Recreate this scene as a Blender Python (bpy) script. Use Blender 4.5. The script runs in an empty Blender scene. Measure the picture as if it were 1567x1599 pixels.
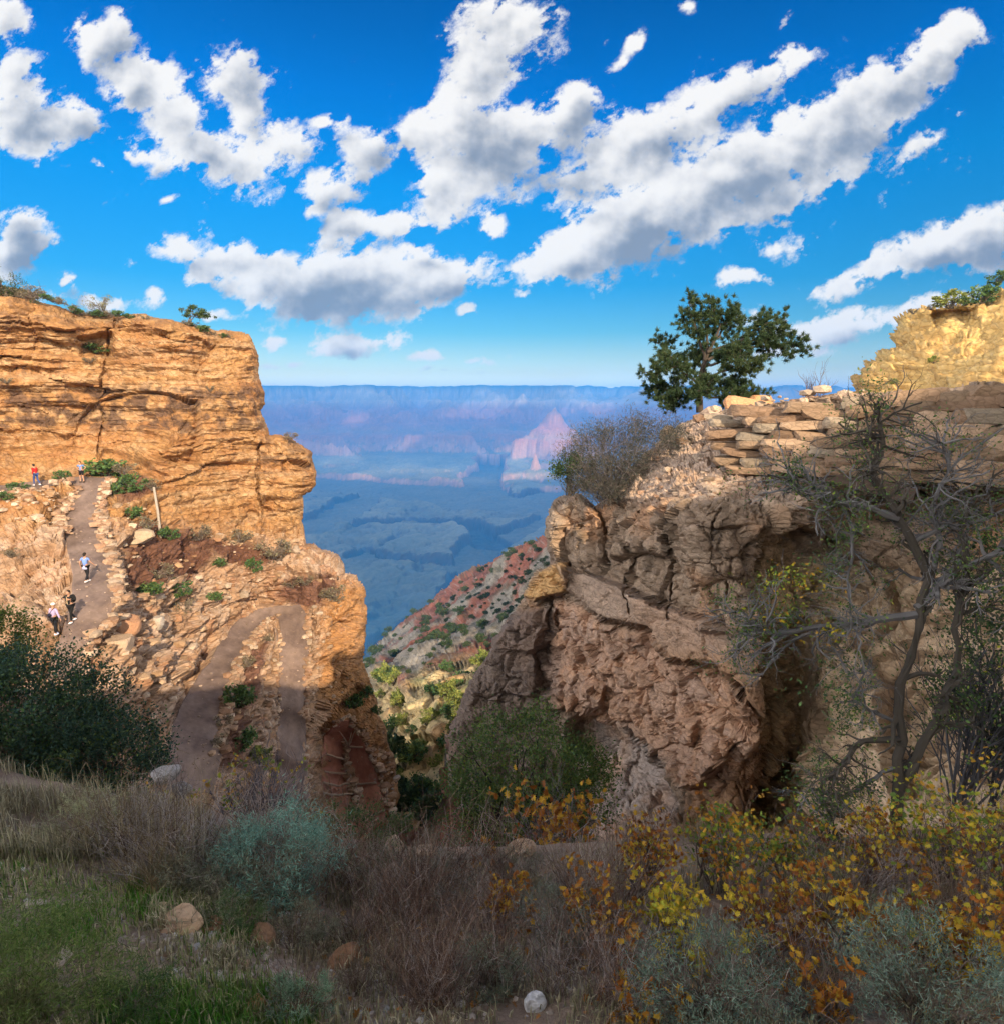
import bpy, math, random
import numpy as np
R = math.radians
SC = bpy.context.scene
COL = SC.collection
WPX, HPX, F, CX, CY = 1567.0, 1599.0, 934.0, 783.5, 799.5
PITCH = math.atan((799.5 - 622.0) / F)
cp, sp = math.cos(PITCH), math.sin(PITCH)
SUN = np.array([0.35, -0.80, 0.46]); SUN /= np.linalg.norm(SUN)

# ------------------------------------------------------------------ view helpers (pixel of the photo + distance -> world point)
def ray(u, v):
    b = (np.asarray(u, float) - CX) / F
    a = (CY - np.asarray(v, float)) / F
    return np.stack([b + 0 * a, cp + a * sp + 0 * b, -sp + a * cp + 0 * b], -1)
def at(u, v, c):
    return ray(u, v) * np.asarray(c, float)[..., None]
def atz(u, v, z):            # point at height z
    r = ray(u, v); return r * (z / r[..., 2])[..., None]
def aty(u, v, y):            # point at forward distance y
    r = ray(u, v); return r * (y / r[..., 1])[..., None]
def cdepth(p):
    return p[1] * cp - p[2] * sp

# ------------------------------------------------------------------ noise
_rs = np.random.RandomState(7)
_perm = np.concatenate([_rs.permutation(4096)] * 3).astype(np.int64)
_g = _rs.normal(size=(4096, 3)); _g /= np.linalg.norm(_g, axis=1)[:, None]
def _h(i, j, k):
    return _perm[(_perm[(_perm[i & 4095] + j) & 4095] + k) & 4095]
_g32 = _g.astype(np.float32)
def perlin(P):
    P = np.asarray(P, float); sh = P.shape[:-1]; P = P.reshape(-1, 3); out = np.empty(len(P), np.float32)
    for s0 in range(0, len(P), 65536):
        Q = P[s0:s0 + 65536]; i = np.floor(Q); f = (Q - i).astype(np.float32); i = i.astype(np.int64)
        w = f * f * f * (f * (f * 6 - 15) + 10); fx, fy, fz = f[:, 0], f[:, 1], f[:, 2]; wx, wy, wz = w[:, 0], w[:, 1], w[:, 2]
        hx = (_perm[i[:, 0] & 4095], _perm[(i[:, 0] + 1) & 4095]); r = []
        for dx in (0, 1):
            ry = []
            for dy in (0, 1):
                hy = _perm[(hx[dx] + i[:, 1] + dy) & 4095] + i[:, 2]; rz = []
                for dz in (0, 1):
                    g = _g32[_perm[(hy + dz) & 4095]]
                    rz.append(g[:, 0] * (fx - dx) + g[:, 1] * (fy - dy) + g[:, 2] * (fz - dz))
                ry.append(rz[0] + wz * (rz[1] - rz[0]))
            r.append(ry[0] + wy * (ry[1] - ry[0]))
        out[s0:s0 + 65536] = r[0] + wx * (r[1] - r[0])
    return out.reshape(sh).astype(float) * 1.5
def fbm(P, freq=1., octv=5, gain=.5, ridged=False, off=0.):
    P = np.asarray(P, float) * freq + off; a = 1.; s = 0.; t = 0.
    for o in range(octv):
        n = perlin(P)
        if ridged: n = 1 - 2 * np.abs(n)
        s = s + a * n; t += a; a *= gain; P = P * 2.03 + 17.3
    return s / t
def worley(P, freq=1., off=0.):
    P = np.asarray(P, float) * freq + off
    i = np.floor(P).astype(np.int64)
    F1 = np.full(P.shape[:-1], 9.); F2 = F1.copy(); ID = np.zeros(P.shape[:-1], np.int64)
    for dx in (-1, 0, 1):
        for dy in (-1, 0, 1):
            for dz in (-1, 0, 1):
                c = i + (dx, dy, dz); h = _h(c[..., 0], c[..., 1], c[..., 2])
                fp = c + .5 + .42 * _g[h]
                d = np.sqrt(((P - fp) ** 2).sum(-1))
                m = d < F1
                F2 = np.where(m, F1, np.minimum(F2, d)); ID = np.where(m, h, ID); F1 = np.where(m, d, F1)
    return F1, F2, (ID * 0.61803) % 1.0
def facets(P, f=1., zf=1.3, cw=.08, off=0., tilt=1.):
    """broken rock: every Voronoi block gets its own height and its own tilted face; returns (relief in blocks, joints)"""
    q = P * (1, 1, zf); q = q + .30 / f * np.stack([perlin(q * f * .9 + off), perlin(q * f * .9 + 9 + off), perlin(q * f * .9 + 23 + off)], -1)
    sh = q.shape[:-1]; q = (q * f + off).reshape(-1, 3); H_ = np.empty(len(q)); C_ = np.empty(len(q))
    for s0 in range(0, len(q), 65536):
        Q = q[s0:s0 + 65536]; i = np.floor(Q).astype(np.int64); n = len(Q)
        F1 = np.full(n, 9.); F2 = F1.copy(); ID = np.zeros(n, np.int64); D = np.zeros((n, 3))
        for dx in (-1, 0, 1):
            for dy in (-1, 0, 1):
                for dz in (-1, 0, 1):
                    c = i + (dx, dy, dz); h = _h(c[:, 0], c[:, 1], c[:, 2]); v = Q - (c + .5 + .42 * _g[h])
                    d = np.sqrt((v ** 2).sum(-1)); m = d < F1; F2 = np.where(m, F1, np.minimum(F2, d)); ID = np.where(m, h, ID); D[m] = v[m]; F1 = np.where(m, d, F1)
        t = _g[(ID * 7 + 13) & 4095]
        H_[s0:s0 + 65536] = ((ID * 0.61803) % 1.0 - .5) + tilt * (D * t).sum(-1) - .25 * F1
        C_[s0:s0 + 65536] = np.exp(-(F2 - F1) / cw)
    return H_.reshape(sh), C_.reshape(sh)
def sstep(a, b, x):
    t = np.clip((x - a) / (b - a), 0, 1); return t * t * (3 - 2 * t)
def lerp(a, b, t): return a + (b - a) * t
def mixc(c1, c2, t):
    return np.asarray(c1) * (1 - t[..., None]) + np.asarray(c2) * t[..., None]

# ------------------------------------------------------------------ materials
def new_mat(name):
    m = bpy.data.materials.new(name); m.use_nodes = True
    nt = m.node_tree; b = nt.nodes['Principled BSDF']; b.inputs['Roughness'].default_value = .9
    b.inputs['Specular IOR Level'].default_value = .2
    return m, nt, b
def N(nt, typ, **kw):
    n = nt.nodes.new(typ)
    for k, v in kw.items(): setattr(n, k, v)
    return n
def mathn(nt, op, a, b=None, c=None, clamp=False):
    n = nt.nodes.new('ShaderNodeMath'); n.operation = op; n.use_clamp = clamp
    for i, x in enumerate((a, b, c)):
        if x is None: continue
        if isinstance(x, (int, float)): n.inputs[i].default_value = x
        else: nt.links.new(x, n.inputs[i])
    return n.outputs[0]
def rock_mat(name, scale=6., var=.35, bump=.6, dist=.05, bscale=None, grit=1.0):
    """stone: the mesh's own 'tint' colour broken up by fine noise, pits and specks; bump from the same noises"""
    m, nt, b = new_mat(name)
    L = nt.links.new
    tc = N(nt, 'ShaderNodeTexCoord'); at_ = N(nt, 'ShaderNodeAttribute', attribute_name='tint')
    mp = N(nt, 'ShaderNodeMapping'); mp.inputs['Scale'].default_value = (1, 1, 1.7); L(tc.outputs['Object'], mp.inputs['Vector'])
    n1 = N(nt, 'ShaderNodeTexNoise'); n1.inputs['Scale'].default_value = scale; n1.inputs['Detail'].default_value = 7; n1.inputs['Roughness'].default_value = .65
    L(mp.outputs[0], n1.inputs['Vector'])
    n2 = N(nt, 'ShaderNodeTexNoise'); n2.inputs['Scale'].default_value = scale * .23; n2.inputs['Detail'].default_value = 4
    L(mp.outputs[0], n2.inputs['Vector'])
    vo = N(nt, 'ShaderNodeTexVoronoi', feature='DISTANCE_TO_EDGE'); vo.inputs['Scale'].default_value = (bscale or scale * .8)
    wv = N(nt, 'ShaderNodeVectorMath', operation='ADD'); sc_ = N(nt, 'ShaderNodeVectorMath', operation='SCALE'); sc_.inputs['Scale'].default_value = .35 / scale * 3
    L(n1.outputs['Color'], sc_.inputs[0]); L(mp.outputs[0], wv.inputs[0]); L(sc_.outputs[0], wv.inputs[1]); L(wv.outputs[0], vo.inputs['Vector'])
    f = mathn(nt, 'MULTIPLY_ADD', n1.outputs['Fac'], 2 * var, 1 - var)
    g = mathn(nt, 'MULTIPLY_ADD', n2.outputs['Fac'], var, 1 - var * .5)
    fg = mathn(nt, 'MULTIPLY', f, g)
    crack = mathn(nt, 'MULTIPLY_ADD', mathn(nt, 'MULTIPLY', vo.outputs['Distance'], 12., clamp=True), .3 * grit, 1 - .3 * grit)
    tot = mathn(nt, 'MULTIPLY', fg, crack)
    vm = N(nt, 'ShaderNodeVectorMath', operation='SCALE'); L(at_.outputs['Color'], vm.inputs[0]); L(tot, vm.inputs['Scale'])
    L(vm.outputs[0], b.inputs['Base Color'])
    hsum = mathn(nt, 'ADD', n1.outputs['Fac'], mathn(nt, 'MULTIPLY', mathn(nt, 'MULTIPLY', vo.outputs['Distance'], 5., clamp=True), .35 * grit))
    bp = N(nt, 'ShaderNodeBump'); bp.inputs['Strength'].default_value = bump; bp.inputs['Distance'].default_value = dist
    L(hsum, bp.inputs['Height']); L(bp.outputs[0], b.inputs['Normal'])
    return m
def leaf_mat(name, trans=.25, rough=.6):
    m, nt, b = new_mat(name); L = nt.links.new
    a = N(nt, 'ShaderNodeAttribute', attribute_name='tint')
    L(a.outputs['Color'], b.inputs['Base Color']); b.inputs['Roughness'].default_value = rough
    tr = N(nt, 'ShaderNodeBsdfTranslucent'); L(a.outputs['Color'], tr.inputs['Color'])
    mx = N(nt, 'ShaderNodeMixShader'); mx.inputs[0].default_value = trans
    L(b.outputs[0], mx.inputs[1]); L(tr.outputs[0], mx.inputs[2]); L(mx.outputs[0], nt.nodes['Material Output'].inputs['Surface'])
    return m
def plain_mat(name, col, rough=.8, var=.2, scale=12., bump=.2):
    m, nt, b = new_mat(name); L = nt.links.new
    tc = N(nt, 'ShaderNodeTexCoord'); n1 = N(nt, 'ShaderNodeTexNoise'); n1.inputs['Scale'].default_value = scale; n1.inputs['Detail'].default_value = 5
    L(tc.outputs['Object'], n1.inputs['Vector'])
    vm = N(nt, 'ShaderNodeVectorMath', operation='SCALE'); vm.inputs[0].default_value = col
    L(mathn(nt, 'MULTIPLY_ADD', n1.outputs['Fac'], 2 * var, 1 - var), vm.inputs['Scale']); L(vm.outputs[0], b.inputs['Base Color'])
    b.inputs['Roughness'].default_value = rough
    bp = N(nt, 'ShaderNodeBump'); bp.inputs['Strength'].default_value = bump; bp.inputs['Distance'].default_value = .02
    L(n1.outputs['Fac'], bp.inputs['Height']); L(bp.outputs[0], b.inputs['Normal'])
    return m

# ------------------------------------------------------------------ objects
def mesh_np(name, V, faces, mat=None, parent=None, tint=None, smooth=True, origin=None):
    """V: (n,3); faces: list of index arrays (k,3) / (k,4). tint: (n,3) own colour of every vertex"""
    V = np.asarray(V, np.float64)
    if origin is not None: V = V - np.asarray(origin)
    me = bpy.data.meshes.new(name)
    faces = [np.asarray(f, np.int64) for f in faces if len(f)]
    me.vertices.add(len(V)); me.vertices.foreach_set('co', V.astype(np.float32).ravel())
    nl = sum(f.size for f in faces); npoly = sum(len(f) for f in faces)
    me.loops.add(nl); me.polygons.add(npoly)
    me.loops.foreach_set('vertex_index', np.concatenate([f.ravel() for f in faces]).astype(np.int32))
    tot = np.concatenate([np.full(len(f), f.shape[1]) for f in faces]); st = np.concatenate([[0], np.cumsum(tot)[:-1]])
    me.polygons.foreach_set('loop_start', st.astype(np.int32))
    me.polygons.foreach_set('use_smooth', np.full(npoly, smooth))
    me.update(calc_edges=True); me.validate()
    if tint is not None:
        a = me.attributes.new('tint', 'FLOAT_COLOR', 'POINT')
        t = np.ones((len(V), 4), np.float32); t[:, :3] = np.clip(tint, 0, 1); a.data.foreach_set('color', t.ravel())
    if mat: me.materials.append(mat)
    o = bpy.data.objects.new(name, me); COL.objects.link(o)
    if origin is not None: o.location = [float(x) for x in origin]
    if parent is not None: o.parent = parent; o.location = (0, 0, 0) if origin is None else o.location
    return o
def tag(o, label=None, cat=None, group=None, kind=None):
    if label: o['label'] = label
    if cat: o['category'] = cat
    if group: o['group'] = group
    if kind: o['kind'] = kind
    return o
def empty(name, loc, label=None, cat=None, group=None, rz=0., kind=None):
    o = bpy.data.objects.new(name, None); COL.objects.link(o); o.location = [float(x) for x in loc]; o.rotation_euler = (0, 0, rz)
    o.empty_display_size = .2
    return tag(o, label, cat, group, kind)
def kids(o): return [c for c in bpy.data.objects if c.parent == o]
def copy_tree(o, loc, rz=0., s=1., label=None):
    ks = kids(o)
    r = o.copy(); COL.objects.link(r); r.location = [float(x) for x in loc]; r.rotation_euler = (0, 0, rz)
    r.scale = (s, s, s) if not hasattr(s, '__len__') else s
    if label: r['label'] = label
    for k in ks:
        c = k.copy(); COL.objects.link(c); c.parent = r
    return r

# ------------------------------------------------------------------ polygons, interpolation, relief surfaces
def seg_near(poly, U, V, closed=True):
    n = len(poly); best = np.full(U.shape, 1e18); bx = np.zeros(U.shape); by = np.zeros(U.shape)
    for i in range(n if closed else n - 1):
        x0, y0 = poly[i]; x1, y1 = poly[(i + 1) % n]
        dx, dy = x1 - x0, y1 - y0; L = dx * dx + dy * dy + 1e-9
        t = np.clip(((U - x0) * dx + (V - y0) * dy) / L, 0, 1)
        px, py = x0 + t * dx, y0 + t * dy; d = (U - px) ** 2 + (V - py) ** 2
        m = d < best; best = np.where(m, d, best); bx = np.where(m, px, bx); by = np.where(m, py, by)
    return np.sqrt(best), bx, by
def inside(poly, U, V):
    c = np.zeros(U.shape, bool); n = len(poly)
    for i in range(n):
        x0, y0 = poly[i]; x1, y1 = poly[(i + 1) % n]
        if y0 == y1: continue
        c ^= ((y0 > V) != (y1 > V)) & (U < (x1 - x0) * (V - y0) / (y1 - y0) + x0)
    return c
def sdist(poly, U, V):
    d, bx, by = seg_near(poly, U, V); return np.where(inside(poly, U, V), d, -d), bx, by
def rough_poly(poly, amp=3., step=6., seed=0):
    out = []; n = len(poly)
    for i in range(n):
        x0, y0 = poly[i]; x1, y1 = poly[(i + 1) % n]; L = math.hypot(x1 - x0, y1 - y0); k = max(1, int(L / step))
        for j in range(k):
            t = j / k; out.append((x0 + (x1 - x0) * t, y0 + (y1 - y0) * t))
    A = np.array(out); P = np.c_[A, np.full(len(A), seed * 9.7)]
    A[:, 0] += amp * fbm(P, .045, 4) * 1.6; A[:, 1] += amp * fbm(P, .045, 4, off=50.) * 1.6
    return [tuple(x) for x in A]
class Depth:
    """smooth surface through control points (u, v, camera depth); planes stay planes because 1/depth is interpolated"""
    def __init__(s, pts):
        A = np.array([(p[0], p[1], p[2]) for p in pts], float); s.X = A[:, :2] / 500.; n = len(A)
        r = np.sqrt(((s.X[:, None] - s.X[None]) ** 2).sum(-1)); M = np.zeros((n + 3, n + 3)); M[:n, :n] = r - np.eye(n) * .002
        M[:n, n] = 1; M[:n, n + 1:] = s.X; M[n, :n] = 1; M[n + 1:, :n] = s.X.T
        s.w = np.linalg.solve(M, np.r_[1 / A[:, 2], 0, 0, 0])
    def __call__(s, u, v):
        u = np.asarray(u, float); v = np.asarray(v, float); sh = u.shape
        X = np.stack([u.ravel(), v.ravel()], -1) / 500.; n = len(s.X); out = np.empty(len(X))
        for i in range(0, len(X), 40000):
            x = X[i:i + 40000]; r = np.sqrt(((x[:, None] - s.X[None]) ** 2).sum(-1))
            out[i:i + 40000] = r @ s.w[:n] + s.w[n] + x @ s.w[n + 1:]
        return 1 / np.maximum(out.reshape(sh), 1e-5)
def cz(u, v, z):             # control point on the plane of height z
    return (u, v, float(z / ray(u, v)[2]))
def relief(name, poly, depth, step, mat, disp=None, tintf=None, rings=((1.5, .5), (5, 1.6), (14, 5), (40, 14)), edge=(0., 1.), parent=None, rough=3., seed=0, offset=None, smooth=True, bbox=None):
    """solid rock surface: outline + distance -> real geometry at its own distance, rounded off and carried back at the rim"""
    poly = rough_poly(poly, rough, seed=seed) if rough else poly
    A = np.array(poly)
    x0, y0 = A.min(0) - 2 * step; x1, y1 = A.max(0) + 2 * step
    u = np.arange(x0, x1 + step, step); v = np.arange(y0, y1 + step, step)
    U, V = np.meshgrid(u, v)
    sd, bx, by = sdist(poly, U, V)
    keep = sd > -.6 * step
    snap = keep & (sd < .45 * step)
    U = np.where(snap, bx, U); V = np.where(snap, by, V)
    # depth on a coarse lattice is smooth: evaluate directly
    c = depth(U, V)
    P0 = at(U, V, c)
    du = np.gradient(P0, axis=1); dv = np.gradient(P0, axis=0); n = np.cross(dv, du)
    n /= np.linalg.norm(n, axis=-1)[..., None] + 1e-12
    flip = (n * P0).sum(-1) > 0; n[flip] *= -1
    if edge[0]:
        t = 1 - np.clip(sd / edge[1], 0, 1); c = c + edge[0] * (1 - np.sqrt(np.clip(1 - t * t, 0, 1)))
    if offset is not None: c = c + offset(U, V)
    P = at(U, V, c)
    if disp is not None: P = P + n * disp(P, U, V, sd)[..., None]
    idx = -np.ones(U.shape, np.int64)
    q = keep[:-1, :-1] & keep[1:, :-1] & keep[:-1, 1:] & keep[1:, 1:]
    used = np.zeros(U.shape, bool); used[:-1, :-1] |= q; used[1:, :-1] |= q; used[:-1, 1:] |= q; used[1:, 1:] |= q
    idx[used] = np.arange(used.sum())
    f = np.stack([idx[:-1, :-1][q], idx[1:, :-1][q], idx[1:, 1:][q], idx[:-1, 1:][q]], -1)
    Vv = P[used]; nb = len(Vv); allV = [Vv]; faces = [f]
    UU = U[used]; VV = V[used]
    col = tintf(P[used], UU, VV) if tintf else None
    if rings:
        e = np.concatenate([f[:, [0, 1]], f[:, [1, 2]], f[:, [2, 3]], f[:, [3, 0]]])
        key = np.sort(e, 1); key = key[:, 0] * (nb + 1) + key[:, 1]
        _, inv, cnt = np.unique(key, return_inverse=True, return_counts=True)
        be = e[cnt[inv] == 1]; bv = np.unique(be); mp = -np.ones(nb, np.int64); mp[bv] = np.arange(len(bv))
        bu, bw = UU[bv], VV[bv]; eps = 4.
        def s_(a, b): return sdist(poly, a, b)[0]
        gx = s_(bu + eps, bw) - s_(bu - eps, bw); gy = s_(bu, bw + eps) - s_(bu, bw - eps); gl = np.hypot(gx, gy) + 1e-6; gx /= gl; gy /= gl
        prev = bv; base = Vv[bv]; bc = base[:, 1] * cp - base[:, 2] * sp
        # actual pixel of the displaced rim vertex
        pu = CX + F * base[:, 0] / bc; pv = CY - F * (base[:, 1] * sp + base[:, 2] * cp) / bc
        off = nb
        for inn, dc in rings:
            ring = at(pu + gx * inn, pv + gy * inn, bc + dc)
            ring = ring + (fbm(ring, .8, 3) * .12 * min(dc, 2))[:, None]
            allV.append(ring); cur = off + np.arange(len(bv)); off += len(bv)
            faces.append(np.stack([prev[mp[be[:, 1]]], prev[mp[be[:, 0]]], cur[mp[be[:, 0]]], cur[mp[be[:, 1]]]], -1))
            if col is not None: col = np.concatenate([col, col[bv]])
            prev = cur
    return mesh_np(name, np.concatenate(allV), faces, mat, parent, col, smooth)
# ================================================================== camera, sun, sky
cam = bpy.data.cameras.new('camera'); camo = bpy.data.objects.new('camera', cam); COL.objects.link(camo)
cam.sensor_fit = 'HORIZONTAL'; cam.sensor_width = 36; cam.lens = 36 * F / WPX; cam.clip_start = .05; cam.clip_end = 90000
camo.location = (0, 0, 0); camo.rotation_euler = (math.pi / 2 - PITCH, 0, 0); SC.camera = camo
sl = bpy.data.lights.new('sun', 'SUN'); sl.energy = 2.9; sl.angle = R(.5); sl.color = (1, .80, .55)
so = bpy.data.objects.new('sun', sl); COL.objects.link(so)
from mathutils import Vector
so.rotation_euler = Vector(SUN.tolist()).to_track_quat('Z', 'Y').to_euler()
SC.view_settings.view_transform = 'Standard'; SC.view_settings.look = 'None'; SC.view_settings.exposure = 1.5; SC.view_settings.gamma = 1
SC.cycles.use_denoising = True; SC.cycles.max_bounces = 6; SC.cycles.diffuse_bounces = 3; SC.cycles.volume_bounces = 0; SC.cycles.transparent_max_bounces = 8
SC.cycles.sample_clamp_indirect = 4.0
world = bpy.data.worlds.new('World'); SC.world = world; world.use_nodes = True
CLOUDS = [  # u, v, half-length, half-height (pixels at the photo's scale), tilt (deg, right side up), weight
 (45,190,100,55,-5,1.1),(25,120,40,55,0,.9),(18,30,45,35,0,.9),(135,195,50,34,-35,.9),
 (160,60,38,50,-60,1),(205,120,48,48,-50,1),(265,165,62,46,-40,1.05),(315,225,66,42,-40,1.05),(375,258,62,46,-20,1),(368,120,50,40,0,.95),(385,165,28,45,0,.8),(452,222,55,42,15,.9),(240,240,60,22,-20,.75),(140,78,20,30,0,.6),
 (525,292,55,28,15,.95),(572,232,42,48,60,.85),(520,186,34,12,0,.6),(500,330,25,12,30,.7),
 (800,40,52,75,80,1.05),(745,115,78,66,60,1.1),(650,205,36,60,85,.9),(730,210,80,66,20,1.1),(790,235,105,62,15,1.1),(690,300,66,50,30,1.05),(610,350,80,24,8,.95),(885,185,52,45,30,.9),(905,150,30,30,20,.7),(540,345,34,16,0,.75),
 (880,400,80,38,12,1.1),(975,355,115,62,22,1.15),(1080,300,140,66,28,1.1),(1190,250,150,62,30,1.1),(1310,200,130,62,32,1.1),(1400,135,100,46,35,1.05),(1478,72,70,34,42,1),(1000,215,150,40,24,1),(1125,155,125,36,24,1),(1215,110,60,20,22,.8),(1435,225,62,22,30,.75),(1180,330,130,30,22,.9),(960,262,110,30,20,.85),(1510,50,28,30,60,.8),(1290,275,90,22,25,.8),
 (465,450,95,52,-5,1.15),(570,440,120,58,0,1.2),(680,440,84,42,15,1.05),(555,532,85,22,4,.85),(400,430,38,30,0,.8),(655,395,36,18,0,.8),(420,530,20,10,0,.6),
 (285,390,52,26,-5,.9),(330,428,52,24,-12,.95),(365,398,34,20,0,.85),(195,408,14,9,0,.6),
 (1470,372,140,36,20,1.05),(1545,375,90,44,22,1.1),(1320,440,72,24,28,.85),(1160,440,38,15,5,.9),(1235,385,62,20,18,.7),(1295,512,95,26,10,.95),(1430,488,110,18,18,.9),(1215,555,80,9,3,.6),(1180,500,40,20,0,.6),(1500,175,30,10,30,.5),
 (25,395,42,62,-60,1.05),(20,350,30,20,-30,.8),(94,442,20,14,0,.85),(150,470,90,17,-3,.8),(238,466,16,13,0,.7),(325,488,44,12,0,.7),
 (770,345,20,18,0,.85),(732,485,12,10,0,.6),(672,558,34,9,0,.7),(740,560,18,6,0,.5),(988,65,30,10,55,.65),(965,95,22,9,45,.55),(1226,38,26,8,40,.45),(1072,8,14,12,60,.6),(440,570,50,7,0,.6),(705,578,60,6,0,.45),(525,365,26,10,0,.6),(165,262,20,10,-20,.6),(268,306,18,7,0,.55),(820,457,16,8,0,.5),(510,305,20,10,0,.5)]
def sky_nodes(nt, d):
    """clear sky: nishita pulled to the deep blue of this high, dry air; d = direction"""
    L = nt.links.new
    sky = N(nt, 'ShaderNodeTexSky', sky_type='NISHITA'); sky.sun_disc = False
    sky.sun_elevation = math.asin(SUN[2]); sky.sun_rotation = math.atan2(SUN[0], SUN[1]); sky.altitude = 2000; sky.dust_density = .4; sky.ozone_density = 2.5; sky.air_density = 1.0
    L(d, sky.inputs[0])
    sx = N(nt, 'ShaderNodeSeparateXYZ'); L(d, sx.inputs[0]); z = sx.outputs[2]
    el = N(nt, 'ShaderNodeValToRGB'); L(z, el.inputs[0]); e = el.color_ramp
    e.elements[0].position = 0.0; e.elements[0].color = (.84, .64, .42, 1)
    e.elements[1].position = .85; e.elements[1].color = (.25, .36, .5, 1)
    for pos, c in ((.012, (.70, .55, .38)), (.042, (.44, .38, .28)), (.103, (.15, .31, .31)), (.17, (.04, .29, .38)), (.30, (.006, .35, .53)), (.407, (.0, .30, .57)), (.49, (.0, .235, .47)), (.6, (.02, .22, .44))):
        x = e.elements.new(pos); x.color = c + (1,)
    mul = N(nt, 'ShaderNodeMix', data_type='RGBA', blend_type='MULTIPLY'); mul.inputs['Factor'].default_value = 1
    L(sky.outputs[0], mul.inputs['A']); L(el.outputs[0], mul.inputs['B'])
    lum = N(nt, 'ShaderNodeVectorMath', operation='SCALE'); L(mul.outputs['Result'], lum.inputs[0]); lum.inputs['Scale'].default_value = 1.9
    return lum.outputs[0], z
def noise_n(nt, vec, scale, det, rough=.55, off=None):
    L = nt.links.new
    if off is not None:
        o = N(nt, 'ShaderNodeVectorMath', operation='ADD'); L(vec, o.inputs[0]); o.inputs[1].default_value = off; vec = o.outputs[0]
    n = N(nt, 'ShaderNodeTexNoise'); n.inputs['Scale'].default_value = scale; n.inputs['Detail'].default_value = det; n.inputs['Roughness'].default_value = rough
    L(vec, n.inputs['Vector']); return n.outputs['Fac']
SKY_STRENGTH = .15
def build_world():
    nt = world.node_tree; nt.nodes.clear(); L = nt.links.new
    out = N(nt, 'ShaderNodeOutputWorld'); bg = N(nt, 'ShaderNodeBackground'); bg.inputs['Strength'].default_value = SKY_STRENGTH
    tc = N(nt, 'ShaderNodeTexCoord'); clear, z = sky_nodes(nt, tc.outputs['Generated'])
    n = noise_n(nt, tc.outputs['Generated'], 2.4, 3)
    cov = N(nt, 'ShaderNodeMapRange', interpolation_type='SMOOTHSTEP'); cov.inputs['From Min'].default_value = .30; cov.inputs['From Max'].default_value = .50; L(n, cov.inputs['Value'])
    fin = N(nt, 'ShaderNodeMix', data_type='RGBA'); L(clear, fin.inputs['A']); fin.inputs['B'].default_value = (14.2, 13.6, 12.8, 1)
    L(mathn(nt, 'MULTIPLY', cov.outputs[0], mathn(nt, 'MULTIPLY', z, 8., clamp=True)), fin.inputs['Factor'])
    L(fin.outputs['Result'], bg.inputs['Color']); L(bg.outputs[0], out.inputs['Surface'])
build_world()
world.cycles.sampling_method = 'MANUAL'; world.cycles.sample_map_resolution = 512

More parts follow.
